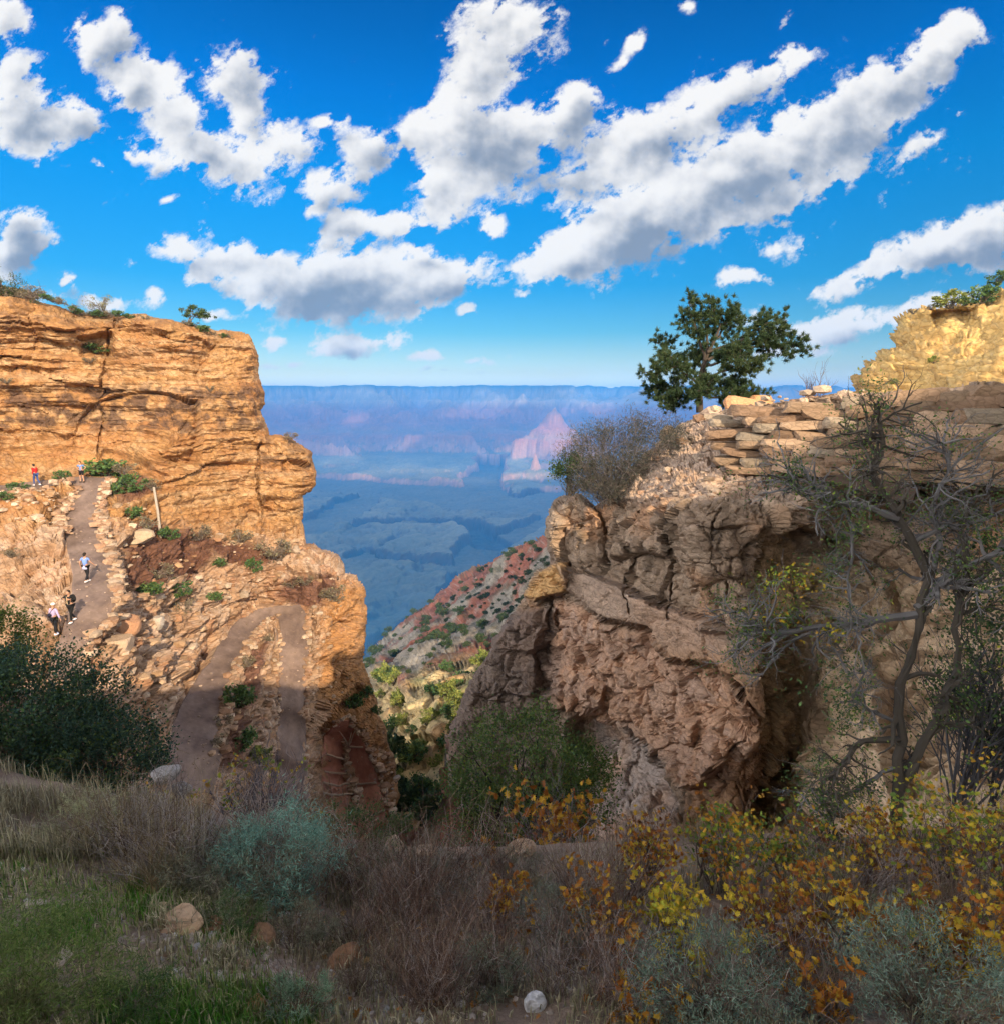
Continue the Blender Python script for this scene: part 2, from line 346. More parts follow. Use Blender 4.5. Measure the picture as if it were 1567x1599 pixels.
def build_sky_backdrop():
    """the sky to the north with its cloud fields, a piece of a sphere 75 km out (the lamp stands behind the viewer)"""
    r = 75000.
    az = np.concatenate([np.linspace(-75, -44, 30)[:-1], np.linspace(-44, 44, 420), np.linspace(44, 75, 30)[1:]]); elv = np.concatenate([np.linspace(-2.2, 42, 250), np.linspace(42, 62, 25)[1:]])
    A, E_ = np.meshgrid(np.radians(az), np.radians(elv))
    D = np.stack([np.sin(A) * np.cos(E_), np.cos(A) * np.cos(E_), np.sin(E_)], -1)
    fw = np.maximum(D[..., 1] * cp - D[..., 2] * sp, .08)
    U = CX + F * D[..., 0] / fw; Vv = CY - F * (D[..., 1] * sp + D[..., 2] * cp) / fw
    U0, V0 = U, Vv
    Q = np.stack([U, Vv, 0 * U], -1)
    U = U + 34 * fbm(Q, 1 / 150., 4) + 9 * fbm(Q, 1 / 45., 3); Vv = Vv + 30 * fbm(Q, 1 / 150., 4, off=40.) + 8 * fbm(Q, 1 / 45., 3, off=20.)
    def field(U, Vv):
        acc = np.zeros(U.shape)
        for (u, v, ru, rv, ang, w) in CLOUDS:
            a = R(ang); dx, dy = U - u, v - Vv; k = 1.5 + .25 * (ru < 35)
            x = (dx * math.cos(a) + dy * math.sin(a)) / (ru * k); y = (-dx * math.sin(a) + dy * math.cos(a)) / (rv * k)
            g = np.clip(1 - np.hypot(x, y), 0, 1) * (w + .16 * (ru < 35) + .12 * (v > 500))
            acc = np.maximum(acc, g) + .35 * np.minimum(acc, g) * (1 - np.abs(acc - g))
        return acc
    acc = field(U, Vv); shd = field(U - 16, Vv - 24)
    # sky outside the photograph: a plain field of cumulus
    outf = np.maximum(np.maximum(-U0, U0 - WPX) - 30, -V0 - 20) ; outf = sstep(0, 160, outf)
    acc = acc + outf * np.clip(fbm(D * 5, 1., 4) * 2.2, 0, 1)
    V = (D * r).reshape(-1, 3); idx = np.arange(A.size).reshape(A.shape)
    f = np.stack([idx[:-1, :-1], idx[1:, :-1], idx[1:, 1:], idx[:-1, 1:]], -1).reshape(-1, 4)
    m = bpy.data.materials.new('sky'); m.use_nodes = True; nt = m.node_tree; nt.nodes.clear(); L = nt.links.new; m.cycles.emission_sampling = 'NONE'
    o = mesh_np('sky', V, [f], m); at_ = o.data.attributes.new('cloud', 'FLOAT', 'POINT'); at_.data.foreach_set('value', acc.astype(np.float32).ravel()); at_ = o.data.attributes.new('shade', 'FLOAT', 'POINT'); at_.data.foreach_set('value', shd.astype(np.float32).ravel())
    tag(o, kind='structure')
    out = N(nt, 'ShaderNodeOutputMaterial'); em = N(nt, 'ShaderNodeEmission'); em.inputs['Strength'].default_value = SKY_STRENGTH * .40
    tc = N(nt, 'ShaderNodeTexCoord'); nd = N(nt, 'ShaderNodeVectorMath', operation='NORMALIZE'); L(tc.outputs['Object'], nd.inputs[0]); d = nd.outputs[0]
    clear, z = sky_nodes(nt, d)
    at2 = N(nt, 'ShaderNodeAttribute', attribute_name='cloud'); ac = at2.outputs['Fac']
    # cloud noise lives on a flat sheet seen in perspective, drawn out along the wind
    def dot(v):
        n = N(nt, 'ShaderNodeVectorMath', operation='DOT_PRODUCT'); L(d, n.inputs[0]); n.inputs[1].default_value = v; return n.outputs['Value']
    fwd = mathn(nt, 'MAXIMUM', dot((0, cp, -sp)), .08)
    cb = N(nt, 'ShaderNodeCombineXYZ'); L(mathn(nt, 'DIVIDE', dot((1, 0, 0)), fwd), cb.inputs[0]); L(mathn(nt, 'DIVIDE', dot((0, sp, cp)), fwd), cb.inputs[1])
    st = N(nt, 'ShaderNodeMapping', vector_type='TEXTURE'); st.inputs['Rotation'].default_value = (0, 0, R(32)); st.inputs['Scale'].default_value = (1.2, .9, 1); L(cb.outputs[0], st.inputs['Vector'])
    at3 = N(nt, 'ShaderNodeAttribute', attribute_name='shade')
    nz = noise_n(nt, st.outputs[0], 13., 13, .68)
    nb = noise_n(nt, cb.outputs[0], 10., 6, .5); nl = noise_n(nt, cb.outputs[0], 10., 6, .5, off=(-.008, .014, 0))
    big = noise_n(nt, st.outputs[0], 7., 3, .5, off=(3, 1, 2))
    hole = mathn(nt, 'MULTIPLY', mathn(nt, 'MAXIMUM', mathn(nt, 'SUBTRACT', noise_n(nt, st.outputs[0], 24., 6, .6, off=(7, 3, 1)), .50), 0.), 3.6)
    dens = mathn(nt, 'ADD', mathn(nt, 'SUBTRACT', mathn(nt, 'MULTIPLY', ac, 1.5), hole), mathn(nt, 'MULTIPLY_ADD', nz, 2.9, -1.45 - .30))
    cov = N(nt, 'ShaderNodeMapRange', interpolation_type='SMOOTHSTEP'); cov.inputs['From Min'].default_value = .0; cov.inputs['From Max'].default_value = .58; L(dens, cov.inputs['Value'])
    core = mathn(nt, 'ADD', mathn(nt, 'MULTIPLY', at3.outputs['Fac'], 1.0), mathn(nt, 'MULTIPLY_ADD', big, 1.7, -1.05))
    core = mathn(nt, 'SUBTRACT', core, mathn(nt, 'MULTIPLY', mathn(nt, 'SUBTRACT', nb, nl), 1.9))
    thick = N(nt, 'ShaderNodeMapRange', interpolation_type='SMOOTHSTEP'); thick.inputs['From Min'].default_value = .08; thick.inputs['From Max'].default_value = 1.1; L(core, thick.inputs['Value'])
    cc = N(nt, 'ShaderNodeMix', data_type='RGBA'); cc.inputs['A'].default_value = (1.08, 1.06, 1.03, 1); cc.inputs['B'].default_value = (.30, .36, .46, 1)
    L(thick.outputs[0], cc.inputs['Factor'])
    cs = N(nt, 'ShaderNodeVectorMath', operation='SCALE'); L(cc.outputs['Result'], cs.inputs[0]); cs.inputs['Scale'].default_value = 5.6
    fin = N(nt, 'ShaderNodeMix', data_type='RGBA'); L(clear, fin.inputs['A']); L(cs.outputs[0], fin.inputs['B'])
    L(mathn(nt, 'MINIMUM', mathn(nt, 'MULTIPLY', mathn(nt, 'MULTIPLY_ADD', z, 14., .2, clamp=True), cov.outputs[0]), .97), fin.inputs['Factor'])
    L(fin.outputs['Result'], em.inputs['Color']); L(em.outputs[0], out.inputs['Surface'])
build_sky_backdrop()
# ================================================================== the canyon: one terrain sheet from 1 km to the far rim
def ridge(X, Y, pts, fall, power=1.):
    """height field of a ridge line: pts (x, y, top); fall = horizontal reach in metres for 1 m of drop"""
    best = np.full(X.shape, -1e9)
    for (x0, y0, z0), (x1, y1, z1) in zip(pts[:-1], pts[1:]) if len(pts) > 1 else [(pts[0], pts[0])]:
        dx, dy = x1 - x0, y1 - y0; L = dx * dx + dy * dy + 1e-6
        t = np.clip(((X - x0) * dx + (Y - y0) * dy) / L, 0, 1)
        d = np.hypot(X - x0 - t * dx, Y - y0 - t * dy)
        best = np.maximum(best, z0 + (z1 - z0) * t - d / fall)
    return best
def pd(u, v, y): p = aty(u, v, y); return (float(p[0]), float(p[1]), float(p[2]))
def canyon_height(X, Y):
    P = np.stack([X, Y, 0 * X], -1)
    w1 = fbm(P, 1 / 1800., 5); w2 = fbm(P, 1 / 1800., 5, off=31.); w3 = fbm(P, 1 / 420., 4, off=11.)
    Xw = X + 420 * w1 + 70 * w3; Yw = Y + 420 * w2 + 60 * fbm(P, 1 / 420., 4, off=77.)
    rg = fbm(P, 1 / 3400., 6, ridged=True, off=3.)
    # broad floor
    base = -1010 + 60 * w1 + 22 * w3
    far = sstep(7600, 15500, Y)
    rg2 = fbm(P, 1 / 1500., 5, ridged=True, off=13.)
    h = base + far * (480 + 900 * (rg - .15) + 620 * (rg2 - .1))
    h = np.maximum(h, -1020 + 30 * w3)
    # north rim plateau
    edge = 14900 + 1500 * w1 + 900 * rg + 1500 * sstep(-1500, -7000, X)
    rim = 285 - np.clip((edge - Y) / 1.25, -0, 3000)
    h = np.maximum(h, np.minimum(rim, 285 + 6 * w3))
    # temples and mesas beyond the river
    F_ = [([pd(868, 624, 9600)], .95), ([pd(868, 630, 9600), pd(835, 652, 9500), pd(805, 672, 9300)], .62), ([pd(868, 630, 9600), pd(905, 668, 9300), pd(935, 684, 9100)], .65),
          ([pd(870, 680, 9500), pd(850, 694, 8700)], .8),
          ([pd(832, 694, 7700)], .85), ([pd(835, 702, 7700), pd(800, 722, 7650), pd(752, 735, 7600), pd(733, 741, 7500)], 1.05), ([pd(838, 706, 7700), pd(862, 728, 7500)], 1.1),
          ([pd(620, 722, 8300), pd(690, 724, 8200)], 1.6), ([pd(680, 737, 7500), pd(718, 739, 7450)], 1.5), ([pd(515, 713, 8600), pd(552, 714, 8700)], 1.3),
          ([pd(775, 612, 13400), pd(740, 634, 12500), pd(705, 650, 12000)], 1.0), ([pd(800, 608, 13600), pd(815, 632, 12800)], 1.), ([pd(960, 622, 12800), pd(925, 645, 12300)], .9), ([pd(850, 612, 14200), pd(900, 612, 14000)], 1.),
          ([pd(700, 618, 13500), pd(640, 640, 12200), pd(590, 655, 11500)], 1.1), ([pd(500, 640, 11500), pd(440, 650, 11800)], 1.3), ([pd(520, 626, 13500), pd(430, 632, 14000)], 1.3),
          ([pd(640, 668, 10300), pd(720, 668, 10400), pd(780, 690, 9800)], 1.4), ([pd(560, 690, 9500), pd(480, 680, 9800), pd(430, 675, 10000)], 1.3),
          ([pd(760, 650, 11200), pd(730, 680, 10400)], 1.1)]
    for pts, fall in F_:
        r = ridge(X + 120 * w3 + 60 * w1, Y + 90 * w2, pts, fall)
        gul = 1 - np.abs(fbm(P, 1 / 330., 5, off=9.)) * 2
        r = r - 62 * np.clip((pts[0][2] + 60 - r) / 300, 0, 1) * gul * 1.5
        h = np.maximum(h, r)
    # the near red buttress that steps out from behind the left cliff
    for pts, fall in (([(-1500, 1600, -120), (-900, 1650, -190), (-640, 1680, -230)], .26), ([(-1500, 1650, -330), (-760, 1680, -430), (-600, 1700, -470)], .42), ([(-1500, 2300, -500), (-1100, 2400, -680), (-860, 2600, -860)], .9)):
        h = np.maximum(h, ridge(X + 60 * w3, Y + 60 * w2, pts, fall))
    # slope coming down from the right (under the near rim)
    h = np.maximum(h, ridge(X + 90 * w3, Y, [(1800, 900, -250), (1500, 2300, -560), (1250, 3600, -820)], .9))
    h = np.maximum(h, -480 - .42 * (Y - 900) + 60 * w3)
    # inner gorge and its side canyon
    def gorge(pts, width, depth, hh):
        d = np.full(X.shape, 1e9)
        for (x0, y0, _), (x1, y1, _) in zip(pts[:-1], pts[1:]):
            dx, dy = x1 - x0, y1 - y0; L = dx * dx + dy * dy; t = np.clip(((Xw - x0) * dx + (Yw - y0) * dy) / L, 0, 1)
            d = np.minimum(d, np.hypot(Xw - x0 - t * dx, Yw - y0 - t * dy))
        cut = depth * (1 - sstep(width * .55, width * .95, d)) * (1 + .25 * gulm)
        return np.where(hh < -800, np.maximum(hh - cut, -1010 - depth * 1.1), hh)
    gulm = 1 - np.abs(fbm(P, 1 / 300., 4, off=19.)) * 2
    def fl(u, v, z=-1010): p = atz(u, v, z); return (float(p[0]), float(p[1]), 0)
    h = gorge([fl(300, 752), fl(480, 750), fl(560, 752), fl(640, 760), fl(700, 768), fl(770, 778), fl(850, 778), fl(900, 768), fl(1100, 765)], 640, 420, h)
    h = gorge([fl(620, 1010), fl(690, 938), fl(742, 885), fl(745, 855), fl(790, 840), fl(850, 805), fl(880, 782)], 170, 240, h)
    h = gorge([fl(700, 776), fl(760, 760), fl(800, 790)], 300, 300, h)
    h = gorge([fl(770, 720), fl(745, 752), fl(720, 776)], 300, 300, h)
    h = gorge([fl(420, 830), fl(520, 800), fl(590, 762)], 240, 200, h)
    h = gorge([fl(560, 850), fl(650, 862), fl(720, 872)], 120, 70, h)
    h = gorge([fl(540, 812), fl(640, 806), fl(735, 812), fl(790, 840)], 140, 110, h)
    h = h - 46 * np.clip(1 - np.abs(fbm(P, 1 / 520., 5, off=23.)) * 3.2, 0, 1) * (h > -1080) - 12 * np.clip(1 - np.abs(fbm(P, 1 / 170., 4, off=27.)) * 3, 0, 1)
    # strata: alternate cliffs and benches
    lv = np.array([-1500, -1330, -1130, -1040, -1000, -900, -760, -640, -560, -440, -330, -190, -110, 20, 110, 230, 262, 300, 700.])
    ot = np.array([-1500, -1330, -1120, -1015, -990, -935, -905, -650, -610, -500, -470, -250, -215, -70, -20, 150, 275, 288, 300.])
    hs = np.interp(h + 14 * w3, lv, ot)
    h = hs * .9 + h * .1
    return h
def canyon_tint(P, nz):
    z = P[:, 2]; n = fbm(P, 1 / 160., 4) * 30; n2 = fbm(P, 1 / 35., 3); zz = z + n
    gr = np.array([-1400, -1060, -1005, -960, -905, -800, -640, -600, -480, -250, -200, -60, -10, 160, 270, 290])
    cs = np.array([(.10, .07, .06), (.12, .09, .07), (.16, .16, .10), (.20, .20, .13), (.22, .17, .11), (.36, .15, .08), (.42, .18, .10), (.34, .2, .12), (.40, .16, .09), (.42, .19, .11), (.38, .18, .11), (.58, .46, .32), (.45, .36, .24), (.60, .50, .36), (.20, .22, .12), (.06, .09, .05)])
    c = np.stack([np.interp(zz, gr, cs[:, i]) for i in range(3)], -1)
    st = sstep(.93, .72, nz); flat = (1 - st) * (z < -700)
    c = mixc(c, (.17, .165, .11), flat * .8 * (z > -1100)); c = mixc(c, (.07, .04, .035), st * (z < -960) * (P[:, 1] < 6900) * .85); c = mixc(c, (.46, .26, .17), st * (z < -700) * (P[:, 1] > 6900) * .8)  # near cliffs dark brown rock; far gorge walls lightened as if sunlit
    c = mixc(c, (.03, .03, .03), sstep(-1080, -1150, z) * (P[:, 1] < 7000) * .8)  # gorge bottom darkened in the colour to read as shade
    return c * (np.interp(z, [-1080, -1005, -960], [.5, .75, .95]) * np.interp(P[:, 1], [8800, 10500], [1., .46]) * np.interp(P[:, 1], [2500, 4500], [.55, .8]))[:, None] * (1 + .5 * n2[:, None]) * (1 + .5 * fbm(P, 1 / 500., 4, off=61.)[:, None])  # colour dimmed for the shaded floor and far ranges, brighter for sunlit temples
def build_canyon():
    na, nr = 640, 640
    th = np.concatenate([np.linspace(-50, -24, 25)[:-1], np.linspace(-24, 10, na - 110), np.linspace(10, 50, 85)[1:]]); th = np.radians(th); na = len(th)
    rr = 850 * (21500 / 850.) ** (np.linspace(0, 1, nr) ** .93)
    T, RR = np.meshgrid(th, rr); X = RR * np.tan(T); Y = RR
    Z = canyon_height(X, Y)
    P = np.stack([X, Y, Z], -1)
    idx = np.arange(na * nr).reshape(nr, na)
    f = np.stack([idx[:-1, :-1], idx[:-1, 1:], idx[1:, 1:], idx[1:, :-1]], -1).reshape(-1, 4)
    V = P.reshape(-1, 3)
    gy = np.gradient(Z, axis=0) / np.gradient(RR, axis=0); gx = np.gradient(Z, axis=1) / np.gradient(X, axis=1); nz = (1 / np.sqrt(1 + gx ** 2 + gy ** 2)).ravel()
    m = rock_mat('canyon_rock', scale=.02, var=.3, bump=.7, dist=14., bscale=.02, grit=.2)
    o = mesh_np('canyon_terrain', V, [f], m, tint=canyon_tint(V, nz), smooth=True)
    tag(o, kind='structure')
build_canyon()
# sunlit air of the canyon
def build_haze():
    x0, x1, y0, y1, z0, z1 = -26000, 26000, -1500, 17500, -1560, 360
    V = [(x, y, z) for x in (x0, x1) for y in (y0, y1) for z in (z0, z1)]
    f = [(0, 1, 3, 2), (4, 6, 7, 5), (0, 4, 5, 1), (2, 3, 7, 6), (0, 2, 6, 4), (1, 5, 7, 3)]
    me = bpy.data.meshes.new('haze'); me.from_pydata(V, [], f); o = bpy.data.objects.new('haze', me); COL.objects.link(o)
    m = bpy.data.materials.new('haze'); m.use_nodes = True; nt = m.node_tree; nt.nodes.clear()
    out = N(nt, 'ShaderNodeOutputMaterial'); pv = N(nt, 'ShaderNodeVolumePrincipled')
    pv.inputs['Color'].default_value = (.035, .28, .78, 1); pv.inputs['Density'].default_value = 8.6e-5; pv.inputs['Anisotropy'].default_value = -.4
    nt.links.new(pv.outputs[0], out.inputs['Volume']); me.materials.append(m); m.cycles.homogeneous_volume = True
    tag(o, kind='stuff')
build_haze()
# unseen cloud sheet added to shade the canyon floor, its gaps light the temples
def build_shade_cloud():
    alt = 7200.
    lit = [(pd(832, 735, 7500), 620), (pd(770, 745, 7300), 480), (pd(862, 655, 9400), 650), (pd(640, 735, 7900), 560), (pd(700, 745, 7600), 520), (pd(535, 717, 8600), 420), (pd(590, 745, 7500), 300), (pd(770, 640, 12800), 750), (pd(720, 650, 12000), 350), (pd(930, 640, 12600), 650), (pd(820, 690, 8700), 300), (pd(560, 655, 11500), 350), (pd(640, 690, 9800), 300)]
    xs = np.linspace(-14000, 9000, 300); ys = np.linspace(2300, 16500, 240); X, Y = np.meshgrid(xs, ys)
    zt = np.interp(Y, [0, 8500, 13000], [-980, -800, -100])
    P = np.stack([X, Y, 0 * X], -1); X2 = X + 260 * fbm(P, 1 / 700., 4); Y2 = Y + 260 * fbm(P, 1 / 700., 4, off=9.)
    k = 1 - sstep(8500, 12500, Y) * .0
    m = np.ones(X.shape, bool)
    for q, r in lit: m &= np.hypot(X2 - q[0], (Y2 - q[1]) * .8) > r
    m &= ~((fbm(P, 1 / 900., 3, off=51.) > .33) & (Y > 9000))
    t = (alt - zt) / SUN[2]; CXw, CYw = X + SUN[0] * t, Y + SUN[1] * t
    th = 160 + 120 * fbm(P, 1 / 600., 4)
    top = np.stack([CXw, CYw, alt + th + 80], -1); bot = np.stack([CXw, CYw, alt - .3 * th], -1)
    q = m[:-1, :-1] & m[1:, 1:] & m[:-1, 1:] & m[1:, :-1]; idx = np.arange(X.size).reshape(X.shape)
    f = np.stack([idx[:-1, :-1][q], idx[:-1, 1:][q], idx[1:, 1:][q], idx[1:, :-1][q]], -1)
    e = np.concatenate([f[:, [0, 1]], f[:, [1, 2]], f[:, [2, 3]], f[:, [3, 0]]]); key = np.sort(e, 1); key = key[:, 0] * X.size + key[:, 1]
    _, inv, cnt = np.unique(key, return_inverse=True, return_counts=True); be = e[cnt[inv] == 1]
    side = np.stack([be[:, 1], be[:, 0], be[:, 0] + X.size, be[:, 1] + X.size], -1)
    o = mesh_np('shade_cloud_sheet', np.concatenate([top.reshape(-1, 3), bot.reshape(-1, 3)]), [f, f[:, ::-1] + X.size, side], plain_mat('shade_cloud_white', (.8, .8, .8), 1., .05, .001, 0))
    tag(o, 'added sheet of white cloud, out of view, shading the canyon floor', 'cloud')
build_shade_cloud()
# ================================================================== near cliffs, slopes and paths
class Surf:
    """a relief surface that can also be asked for a point on it"""
    def __init__(s, depth, disp, offset=None): s.d, s.disp, s.off = depth, disp, offset
    def pos(s, u, v):
        u = np.atleast_1d(np.asarray(u, float)); v = np.atleast_1d(np.asarray(v, float))
        c = s.d(u, v); P0 = at(u, v, c); e = 1.5
        du = at(u + e, v, s.d(u + e, v)) - P0; dv = at(u, v + e, s.d(u, v + e)) - P0
        n = np.cross(dv, du); n /= np.linalg.norm(n, axis=-1)[..., None]; n[(n * P0).sum(-1) > 0] *= -1
        if s.off is not None: c = c + s.off(u, v)
        P = at(u, v, c)
        return P + n * s.disp(P, u, v, np.full(u.shape, 99.))[..., None]
def crackf(lines, kk=.55):
    def f(U, V):
        o = np.zeros(U.shape)
        j = 3 * perlin(np.stack([U / 9., V / 9., 0 * U], -1))
        for pts, w, dep in lines:
            w = w * .5; dep = dep * kk; jj = 4 * perlin(np.stack([U / 38., V / 38., 0 * U + 5], -1))
            d, _, _ = seg_near(pts, U + j + jj, V - j + jj, closed=False); o = o + dep * np.exp(-(d / w) ** 2)
        return o
    return f
def stepf(polys):
    def f(U, V):
        o = np.zeros(U.shape); q = np.stack([U / 26., V / 26., 0 * U], -1); ju = 5 * fbm(q, 1., 4); jv = 5 * fbm(q, 1., 4, off=7.)
        for poly, w, dep in polys:
            sd, _, _ = sdist(poly, U + ju, V + jv); o = o + dep * sstep(-w, w, sd)
        return o
    return f
def strata(P, f=1.5, sharp=3., off=0.):
    z = P[..., 2] + .22 * fbm(P, .25, 3, off=off)
    q = np.stack([P[..., 0] * .10, P[..., 1] * .10, z * f], -1)
    return np.tanh(sharp * fbm(q, 1., 4, off=off + 3)) * .5
def blocks(P, f=.5, zf=2., cw=.07, off=0.):
    q = P + .35 / f * .3 * np.stack([perlin(P * f * 2.1), perlin(P * f * 2.1 + 9), perlin(P * f * 2.1 + 23)], -1)
    q = q * (1, 1, zf)
    a, b, i = worley(q, f, off)
    return (i - .5), np.exp(-(b - a) / cw)

TRAIL_A = [(70, 1060), (96, 990), (112, 935), (113, 895), (104, 850), (95, 815), (104, 788), (122, 766), (112, 756), (60, 764), (0, 771), (-80, 778), (-80, 760), (0, 755), (60, 751), (128, 743), (174, 744), (167, 760), (159, 782), (156, 812), (166, 850), (180, 890), (190, 930), (178, 965), (152, 995), (128, 1030), (120, 1060)]
TRAIL_BC = [(262, 1240), (264, 1160), (276, 1112), (300, 1070), (328, 1032), (346, 1000), (374, 966), (405, 951), (440, 944), (470, 946), (483, 960), (483, 1000), (479, 1060), (477, 1120), (480, 1180), (486, 1250), (430, 1250), (432, 1180), (434, 1100), (435, 1040), (437, 985), (434, 966), (416, 972), (396, 1002), (369, 1050), (353, 1110), (346, 1175), (335, 1240)]
TRAIL_D = [(500, 1262), (503, 1190), (506, 1150), (528, 1124), (548, 1124), (563, 1150), (582, 1185), (598, 1232), (608, 1272), (580, 1300), (520, 1300)]
LEFT_POLY = [(-190, 380), (-60, 415), (0, 446), (30, 452), (60, 466), (120, 488), (180, 491), (230, 493), (262, 500), (330, 512), (385, 520), (400, 538), (402, 560), (404, 590), (413, 612), (414, 628), (409, 640), (414, 655), (419, 680), (436, 677), (456, 682), (476, 700), (487, 707), (492, 735), (493, 755), (486, 768), (474, 775), (473, 815), (476, 850), (490, 846), (505, 858), (530, 866), (540, 884), (542, 893), (560, 897), (570, 920), (574, 960), (571, 1000), (569, 1030), (578, 1060), (586, 1092), (590, 1112), (604, 1140), (614, 1170), (620, 1205), (624, 1240), (612, 1290), (560, 1340), (300, 1340), (-190, 1340)]
LEFT_D = Depth([
    (-190, 450, 50), (0, 490, 50), (0, 745, 50.5), (-190, 740, 44), (100, 500, 52.6), (100, 740, 51.6), (155, 500, 56), (155, 700, 55.), (158, 738, 53.), (185, 520, 56.), (195, 700, 55.2), (262, 505, 53.6), (262, 700, 52.2), (262, 790, 52.3), (330, 520, 58), (330, 740, 56), (400, 560, 62), (410, 700, 60.5), (398, 800, 59), (440, 700, 59.5), (488, 740, 61.5), (455, 840, 59.5),
    (57, 757, 48.5), (129, 748, 50), (165, 750, 50), (0, 762, 47), (100, 780, 47.6), (160, 780, 47), (95, 815, 44), (156, 815, 44.2), (104, 850, 40.5), (167, 850, 40.6), (112, 900, 35.6), (182, 900, 35.7), (112, 935, 32.8), (190, 935, 33), (96, 990, 30.2), (155, 990, 30.8), (80, 1050, 28), (120, 1060, 28),
    (20, 785, 45), (60, 800, 43.2), (75, 840, 40), (0, 830, 41), (0, 900, 36.5), (60, 920, 34), (0, 960, 33), (-150, 850, 36), (-150, 1000, 29), (0, 1100, 27), (-150, 1250, 24),
    (200, 770, 49.5), (240, 800, 49.6), (290, 850, 51.5), (360, 850, 55), (200, 870, 42), (230, 940, 40), (200, 985, 34), (215, 1060, 33), (250, 1000, 39), (300, 960, 46), (330, 920, 50), (400, 890, 54.5), (450, 880, 56.5), (470, 900, 56.5),
    (262, 1160, 31.5), (346, 1172, 32.5), (276, 1112, 35.5), (353, 1110, 37), (300, 1070, 40.5), (369, 1050, 43.2), (328, 1032, 45), (346, 1000, 49), (396, 1002, 49.6), (380, 965, 53.5), (420, 955, 55), (440, 950, 55), (470, 950, 54.2),
    (437, 1000, 51.3), (483, 1000, 51.3), (434, 1060, 48.6), (479, 1060, 48.6), (433, 1120, 46), (477, 1120, 46), (432, 1190, 43.3), (481, 1190, 43.3), (430, 1250, 41), (486, 1250, 41),
    (500, 880, 57.5), (520, 900, 57), (560, 910, 58.5), (500, 960, 53.6), (540, 960, 54.5), (568, 980, 58), (500, 1040, 50.6), (540, 1040, 53), (565, 1060, 57), (495, 1110, 49), (510, 1110, 54), (550, 1100, 58),
    (506, 1150, 59.8), (562, 1150, 60), (504, 1200, 58.3), (585, 1200, 58), (502, 1255, 55.5), (603, 1255, 55.6), (600, 1150, 62), (618, 1220, 60), (420, 1150, 41.5), (400, 1040, 46.4), (380, 1160, 38), (300, 1300, 28), (520, 1320, 50), (600, 1320, 53)])
L_crack = crackf([([(182, 492), (170, 540), (160, 580), (152, 625), (157, 660), (155, 690), (153, 715), (165, 745)], 3.5, 1.1), ([(262, 505), (268, 540), (262, 600), (270, 690)], 3, .25),
    ([(408, 690), (402, 740), (404, 770), (410, 790)], 4, 1.3), ([(412, 708), (450, 712), (490, 712)], 2.5, .5), ([(412, 734), (450, 736), (491, 738)], 2.5, .4), ([(410, 795), (440, 800), (475, 795)], 3, .5), ([(270, 822), (330, 812), (400, 806), (475, 800)], 2.5, .35),
    ([(0, 672), (60, 676), (150, 684)], 5, .8), ([(0, 556), (30, 556)], 4, .8), ([(0, 505), (60, 510), (110, 520)], 3, .5), ([(185, 505), (260, 512), (330, 522), (398, 534)], 2.2, .35),
    ([(165, 694), (240, 690), (330, 695), (410, 680)], 3.5, .6), ([(410, 636), (380, 640), (330, 640)], 2.5, .3), ([(250, 1000), (262, 1040), (280, 1090)], 3, .6), ([(210, 1010), (240, 1060)], 3, .5), ([(262, 945), (300, 1010), (290, 1050)], 2.5, .4),
    ([(190, 905), (215, 950), (200, 1010)], 3, .5), ([(505, 870), (508, 895)], 2.5, .6), ([(520, 868), (530, 900)], 2, .3)])
L_step = stepf([([(438, 992), (430, 1002), (429, 1190), (360, 1190), (362, 1110), (378, 1055), (402, 1008), (420, 980)], 5, -.9), ([(490, 962), (520, 965), (535, 1060), (510, 1110), (488, 1120), (486, 1040)], 5, -1.0), ([(340, 995), (368, 960), (400, 945), (390, 915), (330, 960), (290, 1030), (262, 1090), (240, 1140), (256, 1150), (270, 1105), (296, 1062)], 5, -.8), ([(0, 690), (148, 702), (150, 735), (80, 745), (-200, 740), (-200, 690)], 8, .5), ([(165, 706), (200, 712), (262, 745), (240, 752), (180, 738), (160, 720)], 6, 1.0), ([(120, 528), (178, 526), (176, 556), (130, 552)], 5, 1.5), ([(190, 517), (262, 520), (268, 560), (250, 552), (200, 540)], 5, .5),
    ([(-200, 480), (180, 500), (180, 515), (90, 515), (-200, 500)], 3, -.5), ([(183, 495), (400, 522), (402, 548), (330, 535), (262, 514), (183, 508)], 3, -.55),
    ([(275, 760), (400, 745), (400, 800), (300, 812), (275, 822)], 6, .5), ([(412, 778), (474, 776), (474, 860), (412, 850)], 5, .8), ([(412, 600), (262, 600), (262, 690), (420, 690)], 7, -.5),
    ([(345, 1000), (300, 1068), (262, 1160), (240, 1140), (285, 1050), (335, 985), (400, 930), (470, 900), (470, 930), (400, 948)], 5, .5), ([(500, 862), (536, 870), (543, 896), (500, 905)], 3, -.7), ([(495, 1060), (505, 1150), (528, 1124), (548, 1124), (575, 1100), (560, 1060)], 6, .6),
    ([(115, 790), (30, 765), (30, 775), (90, 800), (100, 850), (110, 900), (95, 900), (85, 850), (60, 800)], 4, -.3)])
def all_trails_sd(U, V):
    return np.maximum(np.maximum(sdist(TRAIL_A, U, V)[0], sdist(TRAIL_BC, U, V)[0]), sdist(TRAIL_D, U, V)[0])
def left_off(U, V):
    k = sstep(0, -7, all_trails_sd(U, V)); return (L_crack(U, V) + L_step(U, V)) * k + .16 * (1 - k)
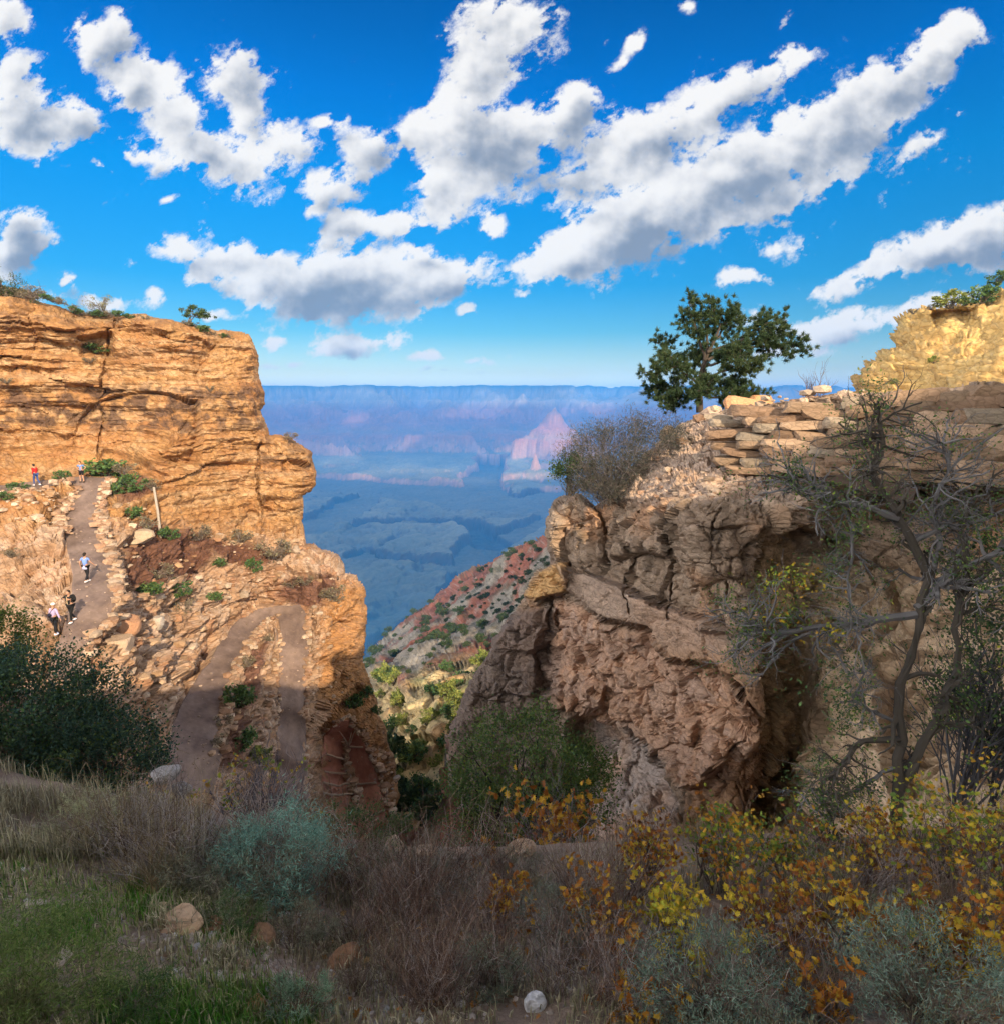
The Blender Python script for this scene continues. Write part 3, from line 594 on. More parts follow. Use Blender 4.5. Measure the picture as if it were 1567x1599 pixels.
def left_disp(P, U, V, sd):
    k = sstep(2, -9, all_trails_sd(U, V))
    h0, c0 = facets(P, .13, 1.6, .05, 3., .9); h1, c1 = facets(P, .42, 2.2, .06); h2, c2 = facets(P, 1.25, 1.9, .08, 5.)
    upper = sstep(840, 760, V - (U - 300) * .05); low = 1 - upper
    d = .5 * fbm(P, .16, 3) + .9 * h0 * (.45 + .55 * upper) - .25 * c0 + (.85 + .15 * upper) * strata(P, .75, 4.5) + .30 * strata(P, 2.4, 3., 9.)
    d = d + (h1 * .75 - c1 * .22) * (.20 + .75 * low) + (h2 * .26 - c2 * .07) * (.25 + .75 * low) + .16 * fbm(P, 1.6, 4, ridged=True) + .07 * fbm(P, 6., 3)
    return d * k * (.25 + .75 * sstep(0, 16, sd))
SOIL_L = [[(205, 800), (262, 822), (300, 850), (330, 870), (300, 905), (262, 900), (230, 930), (205, 905), (200, 860)], [(270, 830), (400, 850), (440, 860), (420, 880), (330, 870)], [(455, 900), (520, 895), (530, 925), (500, 945), (455, 942), (430, 930)], [(165, 745), (230, 750), (240, 770), (190, 775), (165, 765)], [(390, 1010), (420, 1000), (400, 1090), (370, 1120)], [(345, 1120), (380, 1110), (380, 1200), (345, 1200)]]
def left_tint(P, U, V):
    n = fbm(P, .35, 5); n2 = fbm(P, 1.8, 4, off=4.); st_ = strata(P, 1.6, 2., 2.)
    up = sstep(870, 800, V - (U - 300) * .05)
    org = mixc((.60, .345, .14), (.52, .26, .10), sstep(-.3, .4, n)); org = mixc(org, (.70, .50, .28), sstep(-.1, .4, st_ + n2 * .6) * .65); org = mixc(org, (.36, .19, .10), sstep(.1, .5, strata(P, 2.7, 2., 21.)) * .5)
    crm = mixc((.62, .41, .25), (.70, .54, .40), sstep(-.25, .35, n2 + n)); crm = mixc(crm, (.55, .29, .15), sstep(.05, .45, fbm(P, .7, 4, off=8.)) * .8)
    c = mixc(crm, org, up)
    # warm glow on the lower spur's right-hand faces, put into the colour
    sp_ = sstep(488, 520, U) * sstep(890, 930, V); c = mixc(c, (.62, .32, .11), sp_ * .85 * sstep(-.5, .3, n2 + .2))
    # desert varnish and lichen: dark patches on certain beds
    vz = sstep(585, 615, V) * sstep(690, 655, V) * sstep(430, 400, U) + .7 * sstep(675, 690, V) * sstep(750, 730, V) * sstep(398, 412, U) + .6 * sstep(535, 500, V)
    dk = sstep(-.06, .25, fbm(P, .9, 5, off=14.) + .25 * vz - .12) * np.clip(vz, 0, 1); c = mixc(c, (.17, .105, .07), dk * .9)
    dk2 = sstep(.22, .42, fbm(P * (1, 1, .35), 1.3, 5, off=44.)); c = mixc(c, (.25, .15, .09), dk2 * .55)
    for k, pl in enumerate(SOIL_L):
        s = sstep(-6, 6, sdist(pl, U, V)[0] + 6 * n2); c = mixc(c, (.20, .095, .06) if k < 2 else (.25, .13, .09), s * .95)
    return c * np.array([.56, .53, .54]) * (1 + .34 * n2[..., None])
def path_tint(P, U, V):
    n = fbm(P, .5, 4); n2 = fbm(P, 3.5, 3); base = mixc((.155, .11, .095), (.215, .155, .13), sstep(-.3, .3, n)); base = mixc(base, (.36, .16, .11), sstep(1100, 1130, V) * sstep(495, 500, U))
    st2 = fbm(P * (1, .35, 1), 2.2, 4, off=6.); return base * (1 + .30 * n2[..., None] + .35 * st2[..., None])
M_left = rock_mat('orange_limestone', scale=1.6, var=.34, bump=.75, dist=.16, bscale=1.3)
M_path = rock_mat('trodden_dirt', scale=5., var=.22, bump=.3, dist=.03, grit=.25)
left = relief('cliff', LEFT_POLY, LEFT_D, 2.0, M_left, left_disp, left_tint, offset=left_off, edge=(2.6, 26.), rings=((2, 1.), (6, 3), (16, 8), (40, 18)), rough=4., seed=1, smooth=False)
tag(left, kind='structure')
LEFT = Surf(LEFT_D, left_disp, left_off)
def path_disp(P, U, V, sd): return .05 * fbm(P, .9, 4) + .035 * fbm(P, 4., 3) - .03
LEFT_PATH = Surf(LEFT_D, path_disp)
for nm, pl in (('dirt_path', TRAIL_A), ('dirt_path', TRAIL_BC), ('dirt_path', TRAIL_D)):
    tag(relief(nm, pl, LEFT_D, 2.2, M_path, path_disp, path_tint, rings=((1., .4),), edge=(0, 1), rough=3.6, seed=3), kind='structure')

# ---- the sunlit cliff beyond the wall, upper right
FAR_POLY = [(1322, 640), (1328, 606), (1338, 590), (1350, 574), (1358, 562), (1378, 549), (1393, 540), (1397, 512), (1402, 498), (1428, 488), (1470, 482), (1500, 476), (1530, 466), (1560, 462), (1640, 440), (1900, 330), (1900, 740), (1322, 740)]
FAR_D = Depth([(1322, 640, 92), (1340, 590, 92), (1395, 540, 90), (1400, 500, 92), (1440, 560, 82), (1440, 640, 78), (1500, 480, 84), (1500, 620, 72), (1567, 470, 82), (1567, 560, 72), (1567, 640, 66), (1800, 420, 74), (1800, 700, 50), (1470, 540, 82), (1540, 520, 80)])
far_step = stepf([([(1400, 500), (1520, 484), (1530, 510), (1480, 530), (1400, 548)], 4, 1.8), ([(1455, 492), (1512, 486), (1512, 502), (1460, 506)], 3, 2.2), ([(1395, 540), (1362, 562), (1340, 612), (1400, 612)], 5, -1.2)])
def far_disp(P, U, V, sd):
    bi, bc = blocks(P, .22, 1.8, .07)
    return .9 * fbm(P, .1, 3) + 1.6 * strata(P, .8, 4., 4.) + .8 * strata(P, 2.6, 4., 19.) + (bi * .8 - bc * .3) + .3 * fbm(P, 1., 4, ridged=True)
def far_tint(P, U, V):
    n = fbm(P, .2, 5); n2 = fbm(P, 1.2, 4); c = mixc((.56, .37, .14), (.48, .29, .10), sstep(-.2, .4, n)); c = mixc(c, (.62, .47, .24), sstep(0, .5, n2) * .6); c = mixc(c, (.36, .21, .08), sstep(.1, .4, strata(P, 1.4, 2., 33.)) * .6)
    return mixc(c, (.30, .20, .10), sstep(.25, .5, fbm(P, .6, 4, off=5.)) * .6)
M_far = rock_mat('yellow_limestone', scale=.9, var=.3, bump=.7, dist=.3, bscale=.7)
tag(relief('cliff', FAR_POLY, FAR_D, 2.0, M_far, far_disp, far_tint, offset=far_step, edge=(5., 20.), rings=((2, 2.), (6, 6), (20, 14), (60, 30)), rough=3., seed=8), kind='structure')
FARC = Surf(FAR_D, far_disp, far_step)

# ---- scree slope dropping from the right, with the sunlit crag below it
MID_POLY = [(548, 1060), (575, 1030), (602, 1002), (640, 968), (668, 948), (700, 922), (716, 902), (740, 890), (790, 872), (830, 852), (862, 838), (960, 810), (1060, 900), (1060, 1420), (560, 1420), (540, 1200)]
MID_D = Depth([(548, 1060, 430), (640, 965, 430), (716, 905, 380), (790, 872, 320), (862, 840, 250), (960, 820, 200), (800, 940, 230), (700, 1000, 240), (620, 1045, 230), (590, 1050, 190), (760, 1000, 190), (860, 950, 150), (740, 1030, 135), (680, 1050, 130), (640, 1080, 120), (600, 1100, 130), (700, 1120, 100), (640, 1150, 100), (600, 1180, 100), (700, 1200, 80), (640, 1250, 72), (600, 1300, 64), (720, 1280, 50), (660, 1400, 40), (850, 1150, 60), (960, 1100, 60), (1060, 1000, 80), (1000, 1400, 25)])
CRAG = [(585, 1062), (600, 1045), (632, 1085), (650, 1050), (700, 1040), (748, 1022), (760, 1060), (730, 1130), (700, 1190), (690, 1290), (600, 1300), (596, 1140)]
mid_step = stepf([([(632, 1075), (655, 1052), (745, 1028), (760, 1060), (735, 1140), (690, 1160), (640, 1150), (628, 1110)], 5, -7.), ([(598, 1120), (612, 1095), (640, 1150), (630, 1200), (600, 1180)], 5, -4.)])
def mid_disp(P, U, V, sd):
    s = sdist(CRAG, U, V)[0]; k = sstep(-8, 8, s); bi, bc = blocks(P, .16, 1.6, .08); b2, c2 = blocks(P, .05, 1.5, .1, 3.)
    far = 1 - k
    return far * (7 * fbm(P, .012, 4) + 2.5 * fbm(P, .06, 4, ridged=True) + 1.6 * strata(P * .35, 1., 3.) + 3.0 * (b2 - .0) * .6) + k * (2.2 * fbm(P, .06, 4) + bi * 2.0 - bc * .8 + 1.3 * strata(P * .6, 1., 3., 7.)) + .35 * fbm(P, .8, 3)
def mid_tint(P, U, V):
    n = fbm(P, .02, 5); n2 = fbm(P, .12, 5, off=3.); n3 = fbm(P, .5, 3)
    red = sstep(-.02, .12, fbm(P * (1, 1, 2.4), .017, 4, off=12.) + .18 * sstep(1000, 930, V + (U - 700) * .35) - .05)
    c = mixc((.33, .28, .22), (.33, .12, .075), red); c = mixc(c, (.09, .085, .05), sstep(-.02, .28, n2) * .75); c = mixc(c, (.42, .37, .31), sstep(.15, .4, fbm(P, .2, 4, off=71.)) * .6)
    k = sstep(-8, 8, sdist(CRAG, U, V)[0]); cr = mixc((.60, .44, .22), (.50, .30, .14), sstep(0, .4, n2)); cr = mixc(cr, (.22, .24, .10), sstep(.1, .3, fbm(P, .09, 4, off=31.)) * .7)
    return mixc(c, cr, k) * (1 + .3 * n3[..., None])
M_mid = rock_mat('scree', scale=.35, var=.35, bump=.8, dist=.8, bscale=.5)
tag(relief('hillside', MID_POLY, MID_D, 2.0, M_mid, mid_disp, mid_tint, offset=mid_step, edge=(14., 14.), rings=((2, 8.), (10, 40), (30, 120)), rough=3.5, seed=5), kind='structure')
MID = Surf(MID_D, mid_disp, mid_step)

# ---- the rock outcrop on the right
R_POLY = [(880, 770), (905, 768), (925, 790), (955, 760), (980, 735), (1010, 700), (1040, 668), (1062, 655), (1090, 646), (1130, 640), (1180, 632), (1250, 628), (1330, 612), (1420, 604), (1567, 596), (1760, 585), (1760, 1480), (1000, 1480), (880, 1400), (760, 1300), (700, 1230), (698, 1150), (712, 1110), (730, 1062), (752, 1036), (771, 1012), (770, 1000), (790, 965), (814, 935), (816, 925), (836, 893), (858, 880), (858, 866), (850, 842), (849, 815), (856, 790), (862, 778)]
R_D = Depth([(860, 800, 13.4), (900, 790, 12.8), (860, 860, 13.6), (905, 860, 12.7), (950, 790, 11.8), (1000, 740, 11.8), (1040, 690, 13.), (1070, 655, 14.), (1130, 645, 12.5), (1180, 640, 10.4), (1180, 700, 10.0), (1200, 738, 9.5), (1120, 720, 10.2), (1060, 740, 10.2), (1000, 780, 10.6), (1100, 782, 8.7), (1230, 782, 8.7), (1170, 775, 8.8), (1250, 640, 9.9), (1250, 720, 9.4), (1400, 620, 9.2), (1400, 740, 8.7), (1567, 610, 8.5), (1567, 740, 8.0), (1750, 620, 7.8), (1750, 740, 7.4),
    (1000, 850, 10.2), (1060, 850, 9.3), (1130, 850, 8.5), (1190, 850, 8.5), (950, 860, 11.3), (1000, 950, 10.2), (1060, 940, 9.4), (1140, 950, 8.5), (1190, 960, 8.4), (930, 930, 11.6), (880, 900, 12.5), (1190, 1060, 8.2), (1120, 1040, 8.7), (1060, 1000, 9.6), (1000, 990, 10.5), (1160, 1120, 8.6), (1190, 1180, 8.9), (1180, 1260, 9.4),
    (900, 1000, 12.5), (960, 1040, 11.7), (1040, 1090, 10.6), (1100, 1150, 9.8), (1150, 1220, 9.4), (870, 1080, 13.5), (930, 1130, 12.9), (1000, 1190, 12.0), (1040, 1260, 10.8), (1100, 1300, 9.6), (850, 960, 14.0), (810, 1000, 14.6), (740, 1080, 15.), (715, 1160, 15.), (840, 1080, 14.2), (780, 1250, 13.), (900, 1300, 11.5), (1000, 1400, 8.), (1200, 1400, 6.8),
    (1225, 900, 8.9), (1225, 1050, 9.1), (1225, 1200, 9.7), (1240, 1270, 9.9), (1260, 1000, 9.4), (1265, 1150, 9.2), (1300, 850, 9.8), (1330, 1000, 9.0), (1330, 1150, 8.0), (1300, 1290, 7.5), (1400, 900, 9.0), (1400, 1100, 8.0), (1400, 1250, 7.2), (1500, 900, 8.2), (1500, 1100, 7.2), (1567, 1250, 6.0), (1750, 1000, 6.4), (1750, 1300, 5.2), (1400, 1400, 5.6)])
R_step = stepf([
    # rounded blocks along the top left
    ([(852, 785), (905, 770), (925, 800), (922, 870), (900, 882), (856, 862)], 7, -.45), ([(930, 845), (960, 830), (975, 860), (965, 905), (935, 890)], 5, -.2), ([(985, 800), (1030, 795), (1058, 815), (1050, 868), (1005, 862), (985, 850)], 6, -.35),
    ([(1062, 800), (1090, 782), (1250, 782), (1250, 800), (1195, 860), (1190, 990), (1090, 985), (1058, 900)], 7, -.35),
    # sloping slab that juts out under the blocks
    ([(862, 878), (905, 890), (960, 915), (1030, 950), (1100, 975), (1195, 1000), (1200, 1130), (1150, 1075), (1105, 1040), (1045, 1030), (1000, 985), (930, 965), (880, 920)], 5, -.80),
    # hollow under the rubble
    ([(885, 1130), (915, 1115), (960, 1130), (1000, 1165), (1035, 1200), (1050, 1260), (1000, 1290), (900, 1290), (870, 1200)], 8, .9),
    # boulders at the lip
    ([(1095, 1155), (1135, 1158), (1135, 1185), (1090, 1230), (1070, 1230), (1075, 1195)], 5, -.45), ([(1040, 1120), (1085, 1130), (1080, 1165), (1050, 1160)], 5, -.3), ([(905, 1070), (940, 1075), (935, 1110), (908, 1110)], 4, -.35),
    # yellow block and the dark lump below it at the left
    ([(838, 893), (876, 872), (882, 925), (830, 938), (815, 930)], 3, -.5), ([(775, 985), (815, 955), (862, 950), (862, 1000), (820, 1020), (775, 1015)], 5, -.5), ([(850, 930), (885, 940), (860, 1080), (845, 1080), (835, 1020)], 6, .5),
    ([(1205, 1000), (1258, 960), (1268, 1100), (1240, 1290), (1190, 1290), (1200, 1150)], 16, .45), ([(1245, 765), (1330, 790), (1430, 800), (1400, 820), (1300, 815), (1240, 800)], 12, .35),
    ([(1262, 1120), (1280, 1040), (1330, 1000), (1370, 1060), (1360, 1300), (1262, 1300)], 8, -.5)])
R_crack = crackf([([(925, 790), (930, 830), (925, 880)], 3.5, .5), ([(855, 822), (920, 826)], 2.2, .16), ([(985, 790), (982, 850), (965, 900), (975, 960)], 3, .4), ([(1060, 800), (1052, 850), (1040, 900), (1040, 970)], 4, .5), ([(990, 822), (1055, 838)], 2.5, .2), ([(1000, 870), (1060, 875), (1110, 880)], 2.5, .12), ([(1120, 800), (1110, 870), (1130, 920), (1120, 985)], 2.5, .2), ([(935, 840), (985, 850)], 2.5, .2), ([(955, 775), (990, 780), (1050, 790)], 2.5, .2),
    ([(820, 905), (878, 905)], 1.6, .12), ([(1085, 1230), (1150, 1160), (1190, 1130)], 3, .3), ([(1190, 780), (1196, 900), (1190, 1000)], 3, .15)], .42)
def right_off(U, V): return R_step(U, V) + R_crack(U, V)
RUBBLE = [(862, 935), (900, 945), (930, 968), (1000, 990), (1045, 1033), (1105, 1045), (1150, 1078), (1198, 1135), (1170, 1180), (1120, 1240), (1060, 1225), (1035, 1190), (990, 1150), (930, 1120), (870, 1105), (850, 1070)]
RSLOPE = [(1062, 660), (1180, 640), (1250, 735), (1260, 782), (1085, 784), (1000, 790), (950, 770)]
SLAB = [(862, 878), (905, 890), (960, 915), (1030, 950), (1100, 975), (1195, 1000), (1200, 1130), (1150, 1075), (1105, 1040), (1045, 1030), (1000, 985), (930, 965), (880, 920)]
def right_disp(P, U, V, sd):
    rb = sstep(-6, 8, sdist(RUBBLE, U, V)[0]); sl_ = sstep(-5, 8, sdist(RSLOPE, U, V)[0])
    cr_ = sstep(1240, 1270, U) * sstep(860, 900, V)
    h0, c0 = facets(P, .75, 1.1, .05, 31., .7); h1, c1 = facets(P, 2.3, 1.0, .07, 2., .8); h2, c2 = facets(P, 6., 1.2, .10, 7., 1.1); h3, c3 = facets(P * (1, 1, .45), 1.7, 1., .07, 17., .9)
    slab = sstep(-6, 8, sdist(SLAB, U, V)[0]); rest = (1 - rb) * (1 - sl_) * (1 - .75 * slab)
    d = .10 * fbm(P, .9, 4) + .07 * strata(P * 2.2, 1., 3., 5.) + .03 * fbm(P, 6., 4, ridged=True)
    d = d * (1 - .5 * slab) + rest * (.34 * h0 - .12 * c0 + .15 * h1 - .05 * c1 + .04 * h2 - .015 * c2) + rb * (h1 * .17 - c1 * .12 + .04 * h2 - .02 * c2) + sl_ * (h2 * .07 - c2 * .03 + .07 * h1) + cr_ * (.34 * h3 - .12 * c3 + .06 * h1) + .012 * fbm(P, 22., 3)
    return d * (.35 + .65 * sstep(0, 16, sd))
def right_tint(P, U, V):
    n = fbm(P, 1.2, 5); n2 = fbm(P, 6., 4, off=4.); n3 = fbm(P, .5, 3, off=8.)
    grey = mixc((.25, .18, .13), (.36, .27, .20), sstep(-.3, .35, n)); c = mixc(grey, (.40, .22, .12), sstep(-.02, .3, n3 + .4 * n) * .7)
    c = mixc(c, (.10, .075, .055), sstep(.12, .38, fbm(P * (1, 1, .5), 2.6, 5, off=60.)) * .75)
    rb = sstep(-6, 8, sdist(RUBBLE, U, V)[0]); _, _, i = worley(P * (1, 1, 1.2), 2.6, 2.); c = mixc(c, mixc((.52, .31, .20), (.44, .30, .23), i), rb * .9)
    alc = sstep(-8, 8, sdist([(880, 1125), (960, 1130), (1040, 1195), (1060, 1300), (860, 1330), (860, 1180)], U, V)[0]); c = mixc(c, mixc((.44, .37, .34), (.50, .36, .28), sstep(-.2, .3, n)), alc * .9)
    sl_ = sstep(-5, 8, sdist(RSLOPE, U, V)[0]); c = mixc(c, mixc((.38, .27, .20), (.45, .34, .27), i), sl_ * .9)
    yb = sstep(-2, 3, sdist([(838, 893), (876, 872), (882, 925), (830, 938), (815, 930)], U, V)[0]); c = mixc(c, (.56, .34, .15), yb)
    lf = sstep(880, 850, U) * sstep(945, 960, V); c = mixc(c, (.17, .13, .115), lf * .8)
    rt = sstep(1240, 1265, U) * sstep(860, 900, V); c = mixc(c, mixc((.58, .44, .31), (.48, .35, .24), sstep(-.2, .3, n)), rt)
    pr = sstep(1185, 1205, U) * sstep(1262, 1250, U) * sstep(780, 900, V); c = mixc(c, (.27, .175, .09), pr * .8)
    c = mixc(c, (.42, .30, .23), sstep(870, 890, V) * sstep(1040, 1000, V) * sstep(-10, 10, sdist([(862, 878), (905, 890), (960, 915), (1030, 950), (1100, 975), (1195, 1000), (1200, 1130), (1150, 1075), (1105, 1040), (1045, 1030), (1000, 985), (930, 965), (880, 920)], U, V)[0]) * .6)
    return c * (1 + .3 * n2[..., None])
M_right = rock_mat('weathered_sandstone', scale=9., var=.36, bump=.8, dist=.03, bscale=6.)
tag(relief('rock_outcrop', R_POLY, R_D, 1.7, M_right, right_disp, right_tint, offset=right_off, edge=(.55, 16.), rings=((2, .25), (6, .8), (16, 2.2), (40, 5)), rough=3.5, seed=12, smooth=False), kind='structure')
RIGHT = Surf(R_D, right_disp, right_off)

# ---- ground in front of the camera
def ground_z(x, y):
    x = np.asarray(x, float); y = np.asarray(y, float)
    P = np.stack([x, y, 0 * x], -1)
    crest = 5.0 + .06 * x + .5 * fbm(P, .3, 2)
    z = -1.66 - .50 * np.maximum(y, 0) - .12 * np.minimum(y, 0) + .25 * np.maximum(-x - 1.0, 0)
    z = z - .62 * np.maximum(y - crest, 0) - .0 * y
    return z + .10 * fbm(P, .7, 4) + .035 * fbm(P, 3.5, 4)
def build_ground():
    y = np.concatenate([np.linspace(-14, -.5, 50)[:-1], np.linspace(-.5, 8, 430)[:-1], np.linspace(8, 42, 90)]); x = np.concatenate([np.linspace(-30, -8, 70)[:-1], np.linspace(-8, 8, 620)[:-1], np.linspace(8, 30, 70)])
    X, Y = np.meshgrid(x, y); Z = ground_z(X, Y); P = np.stack([X, Y, Z], -1)
    _, _, i = worley(P, 11.); a, b, i2 = worley(P, 26.); 
    grav = sstep(.0, .3, fbm(P, .8, 4, off=33.) + .25 * sstep(-3, 0, X) * sstep(3.2, 1.2, Y) - .02)
    Pd = P.copy(); Pd[..., 2] += grav * .022 * np.clip(.5 - a, 0, .5) * 2 * (i2 > .35)
    c = mixc((.20, .145, .11), (.31, .23, .18), sstep(-.3, .3, fbm(P, 1.5, 4))); g = mixc((.20, .15, .12), (.40, .34, .30), i2)
    c = mixc(c, g, grav * sstep(.5, .35, a)); c = mixc(c, (.33, .24, .18), .6 * sstep(5.5, 7, Y))
    idx = np.arange(X.size).reshape(X.shape); f = np.stack([idx[:-1, :-1], idx[:-1, 1:], idx[1:, 1:], idx[1:, :-1]], -1).reshape(-1, 4)
    tag(mesh_np('ground', Pd.reshape(-1, 3), [f], rock_mat('stony_soil', scale=30., var=.35, bump=.6, dist=.01, bscale=40.), tint=c.reshape(-1, 3)), kind='structure')
build_ground()
# ---- unseen slope added behind the viewpoint to keep the evening sun off the foreground
def build_shade_hill():
    x = np.linspace(-70, 130, 120); y = np.linspace(-90, -10, 70); X, Y = np.meshgrid(x, y); P = np.stack([X, Y, 0 * X], -1)
    prof = np.interp(X, [-70, -30, -12, -4, 3, 13, 18, 24, 34, 60, 130], [-3, 0, 7, 13.5, 16, 16.5, 19, 20.5, 14, 18, 26])
    Z = -2 + prof * sstep(-9, -21, Y) + 1.6 * fbm(P, .12, 4); idx = np.arange(X.size).reshape(X.shape)
    f = np.stack([idx[:-1, :-1], idx[:-1, 1:], idx[1:, 1:], idx[1:, :-1]], -1).reshape(-1, 4); V = np.stack([X, Y, Z], -1).reshape(-1, 3)
    tag(mesh_np('hillside', V, [f], M_mid, tint=np.tile((.5, .36, .22), (len(V), 1))), kind='structure')
build_shade_hill()
# ================================================================== plants
def unit(v): v = np.asarray(v, float); return v / (np.linalg.norm(v, axis=-1, keepdims=True) + 1e-12)
class Geo:
    def __init__(s): s.V = []; s.F = {}; s.C = []; s.n = 0
    def add(s, V, faces, col):
        V = np.asarray(V, float); s.V.append(V)
        for f in faces:
            f = np.asarray(f); s.F.setdefault(f.shape[1], []).append(f + s.n)
        col = np.asarray(col, float); s.C.append(np.tile(col, (len(V), 1)) if col.ndim == 1 else col); s.n += len(V)
    def tube(s, pts, rad, col, sides=4):
        pts = np.asarray(pts, float); n = len(pts); rad = np.asarray(rad, float)
        t = unit(np.gradient(pts, axis=0)); up = np.array([.3, .2, .93]); a = unit(np.cross(t, up)); b = np.cross(t, a)
        ang = np.arange(sides) * 2 * math.pi / sides
        V = pts[:, None] + rad[:, None, None] * (a[:, None] * np.cos(ang)[None, :, None] + b[:, None] * np.sin(ang)[None, :, None])
        i = np.arange(n * sides).reshape(n, sides); j = np.roll(i, -1, 1)
        f = np.stack([i[:-1], j[:-1], j[1:], i[1:]], -1).reshape(-1, 4)
        s.add(V.reshape(-1, 3), [f], col)
    def build(s, name, mat, parent=None, smooth=False, origin=None):
        return mesh_np(name, np.concatenate(s.V), [np.concatenate(v) for v in s.F.values()], mat, parent, np.concatenate(s.C), smooth, origin)
OAK = np.array([(0, 0), (.10, .12), (.30, .16), (.18, .30), (.42, .46), (.20, .52), (.34, .78), (.12, .74), (0, 1.0), (-.12, .74), (-.34, .78), (-.20, .52), (-.42, .46), (-.18, .30), (-.30, .16), (-.10, .12)])
LEAFS = {'oak': OAK, 'oval': np.array([(0, 0), (.24, .3), (.22, .65), (0, 1), (-.22, .65), (-.24, .3)]), 'blade': np.array([(-.07, 0), (.07, 0), (.05, .6), (0, 1), (-.05, .6)]), 'quad': np.array([(-.3, 0), (.3, 0), (.3, .8), (-.3, .8)]), 'needle': np.array([(-.035, 0), (.035, 0), (0, 1)])}
def leaves(g, rng, P, size, palette, kind='quad', outward=None, spread=1., w=None):
    P = np.asarray(P); n = len(P)
    if n == 0: return
    L = LEAFS[kind]; k = len(L)
    d = rng.normal(size=(n, 3)) * spread
    if outward is not None: d = d + outward
    d = unit(d); a = unit(np.cross(d, rng.normal(size=(n, 3)))); nn = np.cross(d, a)
    sz = size * rng.uniform(.6, 1.35, n)
    x = L[:, 0][None, :, None]; y = L[:, 1][None, :, None]
    fold = (np.abs(x) * .5 * nn[:, None] + (y ** 2) * .22 * nn[:, None] * rng.uniform(-1, 1, n)[:, None, None])
    V = P[:, None] + sz[:, None, None] * (a[:, None] * x * (w or 1.) + d[:, None] * y + fold)
    pal = np.asarray(palette, float); m = len(pal)
    cl = fbm(P, 1.6 / max(size * 12, .05), 2) * 1.6
    idx = np.clip(((rng.uniform(0, 1, n) * .75 + .25 * (cl + .5)) * m).astype(int), 0, m - 1)
    c = pal[idx] * rng.uniform(1.0, 1.9, n)[:, None]
    g.add(V.reshape(-1, 3), [np.arange(n * k).reshape(n, k)], np.repeat(c, k, 0))
def wiggle(rng, a, b, n=6, amp=.1, sag=0.):
    a = np.asarray(a, float); b = np.asarray(b, float); t = np.linspace(0, 1, n)[:, None]; L = np.linalg.norm(b - a)
    p = a + (b - a) * t; w = np.cumsum(rng.normal(size=(n, 3)), 0); w = w - w[0] - (w[-1] - w[0]) * t
    p = p + w * amp * L * .5; p[:, 2] += sag * L * (t[:, 0] * (1 - t[:, 0])) * 2
    return p
def branch(g, rng, p0, d, L, r, col, lev, tips, forks=3, ang=.7, shrink=.62, wob=.16, up=.0, minr=.0015, n=5, sides=4, curl=0.):
    d = unit(d); pts = [np.asarray(p0, float)]; dd = d.copy()
    for i in range(n):
        dd = unit(dd + rng.normal(size=3) * wob + np.array([0, 0, up]) * .3); pts.append(pts[-1] + dd * L / n)
    rr = np.linspace(r, max(r * .55, minr), n + 1); g.tube(pts, rr, col * rng.uniform(.8, 1.2), sides if r > .006 else 3)
    tips.append((pts[-1], dd, lev))
    if lev <= 0: return
    for k in range(forks):
        i = rng.randint(max(1, n // 3), n + 1); a = unit(np.cross(dd, rng.normal(size=3))); nd = unit(dd * math.cos(ang) + a * math.sin(ang) * rng.uniform(.6, 1.3))
        branch(g, rng, pts[i], nd, L * shrink * rng.uniform(.7, 1.2), rr[i] * .62, col, lev - 1, tips, forks, ang, shrink, wob, up, minr, n, sides)
M_leaf = leaf_mat('foliage', .28); M_leaf2 = leaf_mat('autumn_foliage', .35)
M_bark, _nt, _b = new_mat('bark')
_a = N(_nt, 'ShaderNodeAttribute', attribute_name='tint'); _nt.links.new(_a.outputs['Color'], _b.inputs['Base Color'])

